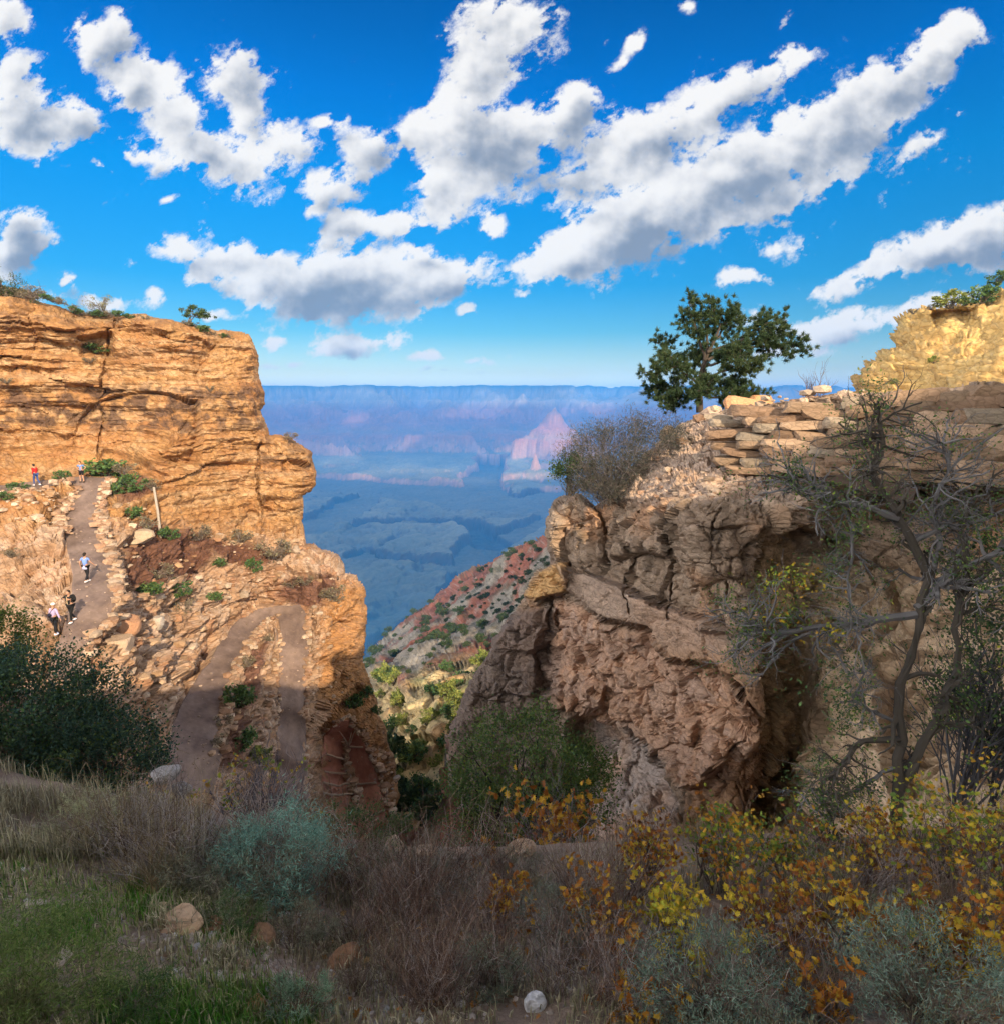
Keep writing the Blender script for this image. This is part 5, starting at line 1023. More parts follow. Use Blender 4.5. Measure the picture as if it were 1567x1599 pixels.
CS = [  # u, v (foot), height px, width factor, kind, label
 (160, 738, 26, 1.7, 'green', 'wide dark green shrub against the cliff where the upper path bends'), (196, 742, 16, 1.8, 'grey', 'brown shrub right of the wide green one at the bend of the upper path'), (97, 750, 14, 1.3, 'green', 'small green shrub beside the hiker standing at the bend'),
 (212, 762, 26, 1.2, 'green', 'rounded olive shrub right of the bend of the upper path'), (182, 764, 18, 1.1, 'green', 'smaller olive shrub touching the edge of the upper path'), (238, 765, 16, 1.2, 'grey', 'brown shrub at the top of the leaning pole'),
 (28, 768, 14, 1.5, 'green', 'low green shrub on top of the banded buttress at left'), (12, 790, 12, 1.6, 'green', 'low green tuft on the face of the banded buttress'), (18, 868, 12, 1.5, 'grey', 'dark tuft half way down the banded buttress'),
 (228, 830, 26, 1.3, 'grey', 'dry brush at the head of the red dirt gully'), (262, 845, 18, 1.3, 'green', 'green shrub below the leaning pole'), (310, 842, 22, 1.4, 'grey', 'dark twiggy shrub under the cliff foot'), (380, 842, 20, 1.5, 'grey', 'brown shrub on the ledge under the orange cliff'), (432, 868, 30, 1.4, 'grey', 'reddish brown shrub at the foot of the cliff corner'),
 (405, 886, 20, 1.0, 'green', 'small dark green shrub on the pale ledge'), (345, 882, 14, 1.2, 'green', 'tiny green shrub on the scree under the ledge'), (255, 905, 26, 1.4, 'grey', 'grey-green brush in the middle of the slope between the paths'), (280, 930, 24, 1.4, 'green', 'green brush lower in the slope between the paths'), (235, 930, 20, 1.3, 'green', 'olive brush on the left of the slope between the paths'), (300, 950, 20, 1.2, 'grey', 'dry shrub above the pale slabs'), (330, 940, 14, 1.2, 'green', 'small shrub above the bank of the second path'), (190, 975, 16, 1.2, 'green', 'small olive shrub below the wall of the upper path'),
 (216, 800, 16, 1.2, 'green', 'small shrub beside the edging wall of the upper path'), (186, 865, 12, 1.2, 'lime', 'tiny green tuft on the edge of the upper path'), (200, 935, 12, 1.2, 'lime', 'tiny green tuft under the edge of the upper path'), (455, 915, 16, 1.3, 'grey', 'dark shrub above the hairpin'), (478, 912, 14, 1.3, 'grey', 'dark shrub right above the hairpin'), (522, 940, 22, 1.3, 'grey', 'brown shrub on the spur right of the hairpin'), (508, 935, 12, 1.2, 'grey', 'low brown tuft on the spur'),
 (374, 1105, 34, 1.0, 'green', 'large olive shrub on the fin between the second and third path'), (388, 1040, 16, 1.1, 'grey', 'dry shrub near the top of the fin'), (350, 1135, 18, 1.2, 'grey', 'brown shrub on the lower fin'), (378, 1170, 28, 1.1, 'green', 'green shrub at the bottom of the fin'), (395, 1195, 26, 1.1, 'lime', 'yellow-green shrub at the foot of the fin'), (344, 1165, 16, 1.2, 'grey', 'rusty shrub beside the second path'),
 (555, 1105, 22, 1.0, 'green', 'dark green shrub above the lowest hairpin'), (575, 1090, 14, 1.2, 'green', 'small shrub on the shoulder above the lowest hairpin'), (590, 1115, 12, 1.1, 'green', 'small shrub right of the lowest hairpin'), (420, 1000, 10, 1.2, 'grey', 'tiny shrub at the hairpin wall'),
 (150, 548, 14, 2.0, 'green', 'dark shrub in the niche high on the cliff'), (140, 566, 8, 2.0, 'grey', 'dark tuft below the niche on the cliff'), (12, 596, 8, 1.8, 'grey', 'dark tuft on a ledge at the left edge of the cliff'), (328, 610, 8, 1.5, 'grey', 'dry tuft on the face of the upper cliff'), (455, 685, 10, 1.8, 'grey', 'dark shrub on top of the cliff corner block')]
for (u, v, h, w, k, l) in CS:
    P = LEFT.pos(u, v)[0]; c = P[1] * cp - P[2] * sp; put(k, P * (1 - .15 / c), h * c / F, l, None, rng1.uniform(0, 6.28), w=w)
# brush along the rim of the left cliff
for i in range(52):
    u = rng1.uniform(-40, 380); v = float(np.interp(u, [-60, 0, 30, 60, 120, 180, 262, 330, 385], [415, 446, 452, 466, 488, 491, 500, 512, 520])); P = LEFT.pos(u, v + 5)[0]; c = P[1] * cp - P[2] * sp
    h = rng1.uniform(5, 13) * (1.5 if u < 60 else .8); put('grey' if i % 3 else 'green', P * (1 + rng1.uniform(.2, 2.) / c), h * c / F, 'low brush on the rim of the left cliff', 'brush along the left rim', rng1.uniform(0, 6.28), w=1.6)
def rim_tree(P, h, w, label, seed, pal, lean=.0, leaf=.09, n=2600, open_=.2):
    rng = np.random.RandomState(seed); o = empty('rim_tree', P, label, 'tree'); g = Geo(); gl = Geo(); tips = []
    for j in range(3): 
        branch(g, rng, (rng.normal() * .1, 0, -.2), (lean + rng.normal() * .45, rng.normal() * .4, 1.), h * .5, h * .035, np.array([.12, .10, .09]), 3, tips, 3, .75, .68, .16, .05, .012, 5, 5)
    T = np.array([t[0] for t in tips if t[2] <= 1]); T[:, 0] *= w; cen = T[rng.randint(len(T), size=60)]; Q = cen[rng.randint(60, size=n)] + rng.normal(size=(n, 3)) * h * .055 * (1.2, 1.2, .7)
    leaves(gl, rng, Q, leaf, pal, 'quad'); g.build('trunk', M_bark, o); gl.build('crown', M_leaf, o); return o
def rp(u, v, back): P = LEFT.pos(u, v)[0]; c = P[1] * cp - P[2] * sp; return P * (1 + back / c)
rim_tree(rp(-2, 456, 1.), 3.9, 1.0, 'dark tree cut by the left edge of the picture on the cliff rim', 61, GREYG[1:2] + JUNI, n=3200)
rim_tree(rp(168, 494, 1.), 2.3, 1.25, 'thin spreading grey-green tree in the middle of the left rim', 62, [(.12, .12, .05), (.15, .14, .07)], n=900, leaf=.08)
rim_tree(rp(290, 505, 1.2), 1.75, 1.45, 'bushy dark green tree at the right end of the left rim', 63, JUNI + OLIVE[:1], n=2600, leaf=.10)
# right upper cliff
for i, (u, v, h, w, k, l) in enumerate(((1488, 484, 24, 1.4, 'lime', 'round yellow-green bush on top of the yellow cliff'), (1532, 470, 24, 1.3, 'green', 'dark bush on the yellow cliff near the right edge'), (1556, 458, 20, 1.2, 'green', 'topmost bush on the yellow cliff at the right edge'), (1455, 486, 8, 1.6, 'grey', 'low dry tuft on the lip of the yellow cliff'), (1426, 490, 8, 1.5, 'grey', 'low dry tuft at the left end of the yellow cliff top'), (1505, 478, 12, 1.5, 'green', 'low bush between the round bush and the dark one on the yellow cliff'), (1455, 556, 10, 1.2, 'lime', 'small green tuft on the face of the yellow cliff'), (1395, 598, 9, 1.3, 'lime', 'small green tuft low on the yellow cliff'))):
    P = FARC.pos(u, v + 3)[0]; c = P[1] * cp - P[2] * sp; put(k, P, h * c / F, l, None, i * 1.1, w=w)
# junipers over the scree slope
n = 0
while n < 230:
    u = rng1.uniform(570, 870); v = rng1.uniform(850, 1075)
    if not inside(MID_POLY, np.array(u), np.array(v)) or inside(CRAG, np.array(u), np.array(v)): continue
    P = MID.pos(u, v)[0]; c = P[1] * cp - P[2] * sp; h = (3. + 5.5 * rng1.uniform() ** 2) * (1 + .5 * (v > 960)); put('juniper', P, h * c / F, 'dark juniper dotted over the red and grey scree slope', 'junipers on the scree slope', rng1.uniform(0, 6.28), 'juniper', w=1.3); n += 1
n = 0
while n < 60:
    u = rng1.uniform(590, 770); v = rng1.uniform(1040, 1290)
    if not inside(CRAG, np.array(u), np.array(v)): continue
    P = MID.pos(u, v)[0]; c = P[1] * cp - P[2] * sp; k = ('lime', 'green', 'lime')[n % 3]; put(k, P, rng1.uniform(10, 24) * c / F, 'yellow-green bush on the sunlit crag between the cliffs' if k == 'lime' else 'dark green bush on the sunlit crag between the cliffs', 'light bushes on the sunlit crag' if k == 'lime' else 'dark bushes on the sunlit crag', rng1.uniform(0, 6.28), w=1.2); n += 1
for i, (u, v, h, w, l) in enumerate(((612, 1215, 60, .7, 'tall dark green tree just right of the lowest path'), (632, 1275, 46, .9, 'dark tree in the gap below the sunlit crag'), (660, 1255, 40, .9, 'dark bush at the bottom of the gap'), (596, 1175, 36, .6, 'narrow dark tree against the lowest cliff edge'), (680, 1290, 40, 1.1, 'lowest bush in the gap beside the tall central bush'))):
    P = MID.pos(u, v)[0]; c = P[1] * cp - P[2] * sp; put('juniper' if i != 2 else 'green', P, h * c / F, l, None, i * 2., 'tree', w=w)

# ================================================================== stones
M_stone = rock_mat('loose_stone', scale=14., var=.32, bump=.6, dist=.02, bscale=9.)
import bmesh as _bm
def _ico(sub):
    b = _bm.new(); _bm.ops.create_icosphere(b, subdivisions=sub, radius=1); V = np.array([v.co[:] for v in b.verts]); Fc = np.array([[v.index for v in f.verts] for f in b.faces]); b.free(); return V, Fc
ICO = {1: _ico(1), 2: _ico(2), 3: _ico(3)}
def stone_shape(rng, size, sub=2, flatcut=6, boxy=1.):
    """angular stone: a ball cut by random planes"""
    V, Fc = ICO[sub]; V = V.copy()
    for k in range(flatcut):
        n = unit(rng.normal(size=3)); h = rng.uniform(.55, .85); d = V @ n; V = np.where((d > h)[:, None], V - n * (d - h)[:, None], V)
    V = np.sign(V) * np.abs(V) ** boxy if boxy != 1 else V; V[:, 2] = np.clip(V[:, 2], -.72, .72); V = V * (1 + .05 * perlin(V * 3 + rng.uniform(0, 50)))[:, None]
    return V * np.asarray(size), Fc
def rotz(V, a): c, s = math.cos(a), math.sin(a); return V @ np.array([[c, s, 0], [-s, c, 0], [0, 0, 1]])
SC_ = [(.40, .27, .18), (.36, .23, .15), (.32, .19, .12), (.46, .35, .26)]
def stone_row(name, line, size, label, seed, spread=.18, rows=2, cols=SC_, step=.32, surf=LEFT, group=None, up=.12):
    rng = np.random.RandomState(seed); g = Geo(); P = []
    for (a, b) in zip(line[:-1], line[1:]):
        A, B = surf.pos(*a)[0], surf.pos(*b)[0]; L = np.linalg.norm(B - A); k = max(1, int(L / (size * 2 * step)))
        for j in range(k):
            t = (j + rng.uniform(0, .6)) / k; P.append((a[0] + (b[0] - a[0]) * t, a[1] + (b[1] - a[1]) * t))
    Q = surf.pos([p[0] for p in P], [p[1] for p in P])
    for q in Q:
        for r in range(rows):
            s = size * (.45 + 1.1 * rng.uniform() ** 2); V, Fc = stone_shape(rng, (s * rng.uniform(.9, 1.4), s, s * .75), 1, 5, .8)
            V = rotz(V, rng.uniform(0, 6.28)) + q + rng.normal(size=3) * (spread, spread, .03) + (0, 0, up + r * size * .7); g.add(V, [Fc], np.array(cols[rng.randint(len(cols))]) * rng.uniform(.75, 1.15))
    o = g.build(name, M_stone); tag(o, label, 'stone edging', group); return o
stone_row('stone_edging', [(170, 752), (160, 782), (157, 812), (166, 850), (181, 890), (190, 930), (179, 965), (153, 995), (128, 1030)], .26, 'rubble edging wall along the outer side of the upper path', 301)
stone_row('stone_edging', [(120, 768), (104, 790), (96, 812), (100, 840)], .24, 'rubble bank on the inner side of the upper path below the hikers', 302)
stone_row('stone_edging', [(110, 760), (60, 768), (0, 775)], .26, 'rubble edging under the walker in red', 303)
stone_row('stone_edging', [(434, 966), (416, 972), (396, 1002), (369, 1050), (353, 1110), (346, 1175)], .24, 'stone edging wall on the fin side of the second path', 304)
stone_row('stone_edging', [(484, 964), (484, 1000), (480, 1060), (478, 1120), (482, 1180), (487, 1245)], .27, 'stone edging wall on the outer side of the third path', 305)
stone_row('stone_edging', [(437, 985), (435, 1040), (434, 1100), (431, 1180)], .20, 'low row of stones on the inner side of the third path', 306, rows=1)
stone_row('stone_edging', [(549, 1124), (564, 1150), (584, 1185), (600, 1232), (610, 1272)], .32, 'rubble wall on the outer side of the lowest red path', 307)
stone_row('stone_edging', [(540, 1160), (541, 1190), (550, 1225), (562, 1262), (578, 1290)], .34, 'rubble divider between the two legs of the lowest red path', 308, rows=3, spread=.22)
stone_row('stone_edging', [(505, 1150), (527, 1126), (548, 1120)], .24, 'few stones around the head of the lowest hairpin', 309, rows=1)
# timber steps across the lowest path
g = Geo(); wood = plain_mat('weathered_wood', (.36, .27, .20), .85, .3, 20.)
for i, (a, b, l) in enumerate((((510, 1178), (538, 1186), 'topmost log step of the left leg of the lowest path'), ((507, 1205), (542, 1208), 'middle log step of the left leg of the lowest path'), ((505, 1222), (548, 1224), 'lower log step of the left leg of the lowest path'), ((547, 1166), (567, 1167), 'topmost log step of the right leg of the lowest path'), ((556, 1224), (588, 1223), 'lower log step of the right leg of the lowest path'), ((578, 1276), (602, 1265), 'bottom log step of the right leg of the lowest path'), ((506, 1238), (552, 1240), 'bottom log step of the left leg of the lowest path'))):
    A, B = at(a[0], a[1], LEFT_D(a[0], a[1]) - .2), at(b[0], b[1], LEFT_D(b[0], b[1]) - .2); g = Geo(); p = wiggle(np.random.RandomState(i), A, B, 5, .03); g.tube(p - p[0], [.09, .1, .09, .1, .085], (.5, .4, .3), 6)
    o = g.build('log_step', wood, origin=(0, 0, 0)); o.location = [float(x) for x in p[0]]; tag(o, l, 'log')
g = Geo()
A = at(545, 1165, LEFT_D(545, 1165) - .5)
for i, e in enumerate(((530, 1142), (549, 1143), (556, 1138), (536, 1150))):
    B = at(e[0], e[1], LEFT_D(*e) - 1.2); g.tube(wiggle(np.random.RandomState(i + 5), A, B, 4, .05) - A, [.07, .06, .05, .03], (.5, .4, .3), 5)
o = g.build('branch_pile', wood, origin=(0, 0, 0)); o.location = [float(x) for x in A]; tag(o, 'bare branches propped at the head of the divider of the lowest path', 'branches')
# leaning pole
A, B = LEFT.pos(240, 762)[0] * .985, LEFT.pos(259, 834)[0] * .985; g = Geo(); g.tube(np.array([A, (A + B) / 2 + (.05, 0, .05), B]) - A, [.10, .10, .11], (.5, .45, .4), 8)
o = g.build('leaning_pole', plain_mat('bleached_wood', (.33, .28, .23), .8, .2, 9.), origin=(0, 0, 0)); o.location = [float(x) for x in A]; tag(o, 'pale weathered pole leaning down the bank right of the upper path', 'pole')
# scattered talus

def talus(name, regions, seed, surf, cols, sub=1, up=.4):
    rng = np.random.RandomState(seed); g = Geo()
    for poly, n, smin, smax in regions:
        A = np.array(poly); u = rng.uniform(A[:, 0].min(), A[:, 0].max(), n * 3); v = rng.uniform(A[:, 1].min(), A[:, 1].max(), n * 3); m = inside(poly, u, v); u, v = u[m][:n], v[m][:n]
        for q in surf.pos(u, v):
            s = smin + (smax - smin) * rng.uniform() ** 3; V, Fc = stone_shape(rng, (s * rng.uniform(.9, 1.5), s, s * rng.uniform(.5, .9)), sub, 5); g.add(rotz(V, rng.uniform(0, 6.28)) + q + (0, 0, s * up * .5), [Fc], np.array(cols[rng.randint(len(cols))]) * rng.uniform(.7, 1.2))
    o = g.build(name, M_stone); tag(o, kind='stuff'); return o
talus('scree_stones', [([(190, 770), (240, 790), (230, 860), (300, 860), (330, 900), (440, 870), (470, 900), (400, 925), (330, 960), (290, 1050), (262, 1130), (200, 1060), (170, 1000), (200, 930), (170, 850)], 300, .10, .55), ([(380, 990), (430, 985), (425, 1180), (360, 1180)], 80, .1, .35), ([(455, 900), (540, 900), (560, 1000), (490, 1000), (490, 950)], 60, .1, .35), ([(0, 775), (90, 775), (100, 830), (0, 800)], 120, .12, .45), ([(330, 830), (470, 850), (470, 870), (330, 850)], 90, .1, .6), ([(488, 1000), (560, 1010), (575, 1100), (490, 1100)], 50, .1, .35), ([(600, 1150), (620, 1230), (610, 1280), (590, 1180)], 60, .15, .5)], 401, LEFT, [(.42, .29, .19), (.38, .24, .14), (.33, .18, .10), (.46, .35, .26)])
talus('path_pebbles', [(TRAIL_A, 260, .02, .10), (TRAIL_BC, 300, .02, .11), (TRAIL_D, 90, .03, .12)], 411, LEFT_PATH, [(.34, .25, .20), (.26, .19, .15), (.40, .30, .23)])
talus('rubble', [(RSLOPE, 520, .012, .11), ([(1060, 655), (1180, 640), (1230, 700), (1150, 740), (1060, 700)], 60, .05, .2)], 402, RIGHT, [(.32, .24, .18), (.40, .31, .24), (.30, .19, .13), (.25, .20, .17)], 1)
talus('rim_stones', [([(1060, 648), (1330, 618), (1567, 600), (1567, 612), (1180, 640), (1070, 660)], 150, .04, .16)], 403, RIGHT, [(.50, .38, .28), (.42, .30, .22)], 1)

# ---- dry-stone wall on the outcrop: courses of big irregular stones
def stone_wall():
    rng = np.random.RandomState(8); g = Geo()
    # face of the wall: line of its foot and of its top, left to right
    us = np.array([1062, 1110, 1150, 1200, 1260, 1330, 1400, 1480, 1567, 1680]); top = np.array([664, 652, 640, 634, 632, 624, 616, 606, 600, 590]); bot = np.array([682, 720, 738, 740, 738, 742, 750, 756, 762, 770]); cc = np.array([11.2, 10.3, 9.9, 9.45, 9.15, 8.85, 8.55, 8.2, 7.9, 7.5])
    ncs = 8; u = 1075.
    for c_ in range(ncs):
        u = 1080. + 18 * (ncs - c_) * .4 - (ncs - 1 - c_) * 3 + rng.uniform(0, 20)
        while u < 1680:
            w = rng.uniform(24, 84) * (1.15 if c_ == ncs - 1 else 1); uc = u + w / 2; u += w * .97
            b_, t_ = np.interp(uc, us, bot), np.interp(uc, us, top); hh = (b_ - t_) / ncs; v = b_ - (c_ + .5) * hh + rng.uniform(-2, 2); c = float(np.interp(uc, us, cc)) - .34 + c_ * .03
            if hh < 9 and c_ % 2: continue
            if rng.uniform() < .12: v += hh * .3
            P = at(uc, v, c); sc = c / F; V, Fc = stone_shape(rng, (w * .60 * sc, .20, hh * .60 * sc * rng.uniform(.8, 1.2) / .72), 2, 9, .55)
            V = V @ np.array([[1, 0, 0], [0, 1, 0], [0, 0, 1]]); a = rng.uniform(-.12, .12); V = np.stack([V[:, 0] * math.cos(a) - V[:, 2] * math.sin(a), V[:, 1] + V[:, 2] * .1, V[:, 0] * math.sin(a) + V[:, 2] * math.cos(a)], 1)
            V = rotz(V, -.33 + rng.uniform(-.12, .12)) + P; col = np.array([(.30, .20, .13), (.26, .18, .12), (.36, .25, .17), (.23, .15, .10), (.30, .24, .18)][rng.randint(5)])
            g.add(V, [Fc], col * rng.uniform(.75, 1.15))
    o = g.build('stone_wall', M_stone, smooth=False); tag(o, 'dry-stone wall of flat blocks along the top of the outcrop', 'wall')
stone_wall()
# beam under the wall
def beam():
    A, B = at(1252, 728, 8.95), at(1430, 775, 7.9); d = B - A; L = np.linalg.norm(d); x = d / L; y = unit(np.cross(x, (0, 0, 1))); z = np.cross(y, x) * -1
    g = Geo(); V = []; n = 10
    for i in range(n + 1):
        for (a, b) in ((-1, -1), (1, -1), (1, 1), (-1, 1)): V.append(A + x * L * i / n + y * a * .09 + z * b * .10 + np.array([0, 0, .01]) * math.sin(i * 2.))
    V = np.array(V); i = np.arange(4 * (n + 1)).reshape(n + 1, 4); j = np.roll(i, -1, 1); f = np.stack([i[:-1], j[:-1], j[1:], i[1:]], -1).reshape(-1, 4); g.add(V - A, [f, i[[0]], i[[-1]][:, ::-1]], (.1, .08, .07))
    o = g.build('timber_beam', plain_mat('dark_timber', (.075, .05, .04), .8, .4, 14.), origin=(0, 0, 0)); o.location = [float(q) for q in A]; tag(o, 'dark squared timber under the dry-stone wall', 'beam')
beam()
def boulder(name, P, size, col, label, seed, rz=0., cat='rock', cuts=8):
    rng = np.random.RandomState(seed); V, Fc = stone_shape(rng, size, 3, cuts); V = rotz(V, rz); g = Geo(); g.add(V, [Fc], np.tile(col, (len(V), 1)) * (1 + .3 * fbm(V, 3 / max(size), 3))[:, None]); o = g.build(name, M_stone, smooth=False); o.location = [float(x) for x in P]; return tag(o, label, cat)
boulder('boulder', at(1160, 636, 15.0), (.62, .5, .40), (.58, .30, .16), 'orange pointed boulder at the foot of the pinyon', 1, .3)
boulder('boulder', at(1190, 632, 15.4), (.42, .4, .34), (.52, .27, .13), 'darker orange boulder right behind the pointed one', 2, 1.)
boulder('boulder', at(1110, 642, 14.), (.34, .3, .15), (.45, .33, .25), 'low grey boulder left of the orange ones', 3, .3)
boulder('stone_slab', at(1195, 746, 9.3), (.16, .12, .05), (.60, .46, .34), 'pale flat stone lying below the end of the wall', 4, .5, 'stone')
boulder('boulder', LEFT.pos(215, 840)[0], (1.2, 1.0, .8), (.44, .33, .23), 'large cream block under the edge of the upper path', 5, .8)
boulder('boulder', LEFT.pos(205, 975)[0], (1.0, .8, .8), (.40, .22, .13), 'broken reddish block below the wall of the upper path', 6, .2)
boulder('boulder', LEFT.pos(242, 975)[0], (.45, .4, .6), (.44, .37, .31), 'upright pale block on the slope between the paths', 7, .2)
boulder('boulder', LEFT.pos(185, 1010)[0], (.9, .8, .7), (.43, .31, .22), 'pale block at the bottom of the upper path wall', 8, .5)
FR = [(278, 1448, .11, (.48, .33, .22), 'flat tan stone on the gravel above the others'), (326, 1458, .07, (.30, .15, .09), 'red-brown stone beside the flat tan one'), (402, 1470, .09, (.26, .15, .09), 'brown angular stone in front of the brown stems'), (542, 1503, .085, (.26, .14, .08), 'dark reddish stone at the edge of the brown stems'), (340, 1532, .035, (.50, .46, .42), 'small whitish stone on the gravel, left of a pair'), (366, 1535, .04, (.45, .38, .30), 'small whitish stone on the gravel, right of a pair'), (232, 1392, .07, (.45, .30, .17), 'orange-tan stone in the green grass'), (204, 1362, .05, (.42, .42, .42), 'small grey stone in the green grass'), (395, 1575, .05, (.46, .24, .10), 'orange stone at the bottom edge'), (655, 1545, .06, (.40, .38, .36), 'grey stone in the bottom brush'), (526, 1303, .10, (.38, .27, .20), 'flat brown ledge stone above the sagebrush'), (618, 1326, .10, (.46, .33, .25), 'flat pale ledge stone at the crest of the slope'), (668, 1332, .09, (.50, .36, .26), 'small pale ledge stone at the crest of the slope'), (258, 1212, .17, (.40, .38, .37), 'large whitish stone beside the big green bush'), (285, 1232, .12, (.36, .34, .34), 'whitish stone right of the larger one'), (812, 1335, .12, (.44, .30, .20), 'brown stone at the foot of the central bush'), (95, 1500, .05, (.36, .30, .25), 'grey stone by the lime green shrub'), (250, 1425, .05, (.50, .36, .24), 'tan stone just above the flat one'), (448, 1540, .05, (.40, .34, .30), 'grey stone on the gravel near the bottom'), (700, 1500, .045, (.30, .2, .14), 'brown stone among the stems')]
for i, (u, v, s, c, l) in enumerate(FR):
    P = ground_hit(u, v) if v > 1290 else at(u, v, 8.); boulder('stone', P + np.array([0, 0, s * .25]), (s * 1.3, s, s * .7), c, l, 30 + i, i * 1.3, 'stone')
boulder('white_rock', ground_hit(835, 1575) + np.array([0, 0, .03]), (.055, .045, .05), (.62, .62, .66), 'bluish white rock at the bottom edge near the centre', 77, .3, 'stone')
A, B = ground_hit(35, 1418), ground_hit(72, 1416); g = Geo(); g.tube(wiggle(np.random.RandomState(1), A, B, 5, .02) - A + (0, 0, .02), [.018, .022, .02, .021, .016], (.5, .45, .4), 8); o = g.build('fallen_branch', plain_mat('grey_wood', (.38, .33, .30), .85, .3, 40.), origin=(0, 0, 0)); o.location = [float(x) for x in A]; tag(o, 'short grey piece of wood lying in the grass at far left', 'branch')
def gravel():
    rng = np.random.RandomState(19); g = Geo()
    for (u0, u1, v0, v1, n, s0, s1) in ((380, 760, 1500, 1599, 900, .006, .022), (240, 420, 1430, 1560, 500, .006, .03), (-20, 60, 1290, 1420, 200, .008, .03), (180, 900, 1400, 1599, 500, .006, .02), (250, 520, 1400, 1500, 260, .01, .04)):
        U = rng.uniform(u0, u1, n); V = rng.uniform(v0, v1, n); r = ray(U, V); c = np.linspace(.6, 9, 240); P = r[:, None] * c[None, :, None]; m = P[..., 2] < ground_z(P[..., 0], P[..., 1]); Q = P[np.arange(n), m.argmax(1)][m.any(1)]
        for q in Q:
            s = s0 + (s1 - s0) * rng.uniform() ** 3; Vv, Fc = stone_shape(rng, (s * rng.uniform(.8, 1.5), s, s * .7), 1, 4); g.add(rotz(Vv, rng.uniform(0, 6.28)) + q + (0, 0, s * .4), [Fc], np.array([(.42, .36, .32), (.34, .28, .24), (.50, .42, .36), (.36, .24, .17), (.46, .44, .44)][rng.randint(5)]) * rng.uniform(.7, 1.15))
    tag(g.build('gravel', M_stone), kind='stuff')
gravel()
# ================================================================== hikers
def cloth(name, col): return plain_mat(name, col, .85, .12, 30., .1)
M_skin = plain_mat('skin', (.42, .23, .15), .6, .08, 30., .05); M_hair = plain_mat('hair', (.02, .015, .012), .7, .2, 60.)
def skinned(name, chains, mat, parent, sub=1):
    """one continuous surface grown from joints: chains = list of [(x, y, z, r), ...] sharing first points"""
    V = []; E = []; Rr = []; key = {}
    for ch in chains:
        prev = None
        for (x, y, z, r) in ch:
            k = (round(x, 3), round(y, 3), round(z, 3))
            if k not in key: key[k] = len(V); V.append((x, y, z)); Rr.append(r)
            i = key[k]
            if prev is not None and prev != i: E.append((prev, i))
            prev = i
    me = bpy.data.meshes.new(name); me.from_pydata(V, E, []); o = bpy.data.objects.new(name, me); COL.objects.link(o)
    sk = o.modifiers.new('s', 'SKIN'); 
    for i, r in enumerate(Rr): me.skin_vertices[0].data[i].radius = (r, r)
    me.skin_vertices[0].data[0].use_root = True
    sb = o.modifiers.new('u', 'SUBSURF'); sb.levels = sub; sb.render_levels = sub
    dg = bpy.context.evaluated_depsgraph_get(); m2 = bpy.data.meshes.new_from_object(o.evaluated_get(dg)); bpy.data.objects.remove(o); bpy.data.meshes.remove(me)
    m2.name = name; m2.materials.clear(); m2.materials.append(mat)
    for p in m2.polygons: p.use_smooth = True
    o = bpy.data.objects.new(name, m2); COL.objects.link(o); o.parent = parent; return o
def blob(name, cen, rad, mat, parent, lobes=()):
    V, Fc = ICO[3]; V = V * np.asarray(rad); 
    for (d, a, w) in lobes: dd = unit(d); V = V + dd * (a * np.exp(-((unit(V) - dd) ** 2).sum(1) / w))[:, None]
    return mesh_np(name, V + np.asarray(cen), [Fc], mat, parent)
def hand(wr, d, s=1.):
    """palm with four curled fingers and a thumb, as chains continuing the forearm"""
    d = unit(d); a = unit(np.cross(d, (0.3, 1, .2))); b = np.cross(d, a); wr = np.array(wr); out = []
    palm = wr + d * .07; ch = []
    for k, (o_, L) in enumerate(((-.03, .07), (-.01, .082), (.012, .078), (.032, .062))):
        p0 = palm + a * o_; p1 = p0 + d * L * .5 + b * .008; p2 = p0 + d * L * .85 + b * .03; out.append([(*palm, .026), (*p0, .012), (*p1, .009), (*p2, .007)])
    t0 = wr + d * .03 + a * -.03; out.append([(*palm, .026), (*t0, .012), (*(t0 + d * .03 - a * .03), .009), (*(t0 + d * .055 - a * .035), .007)])
    return palm, out
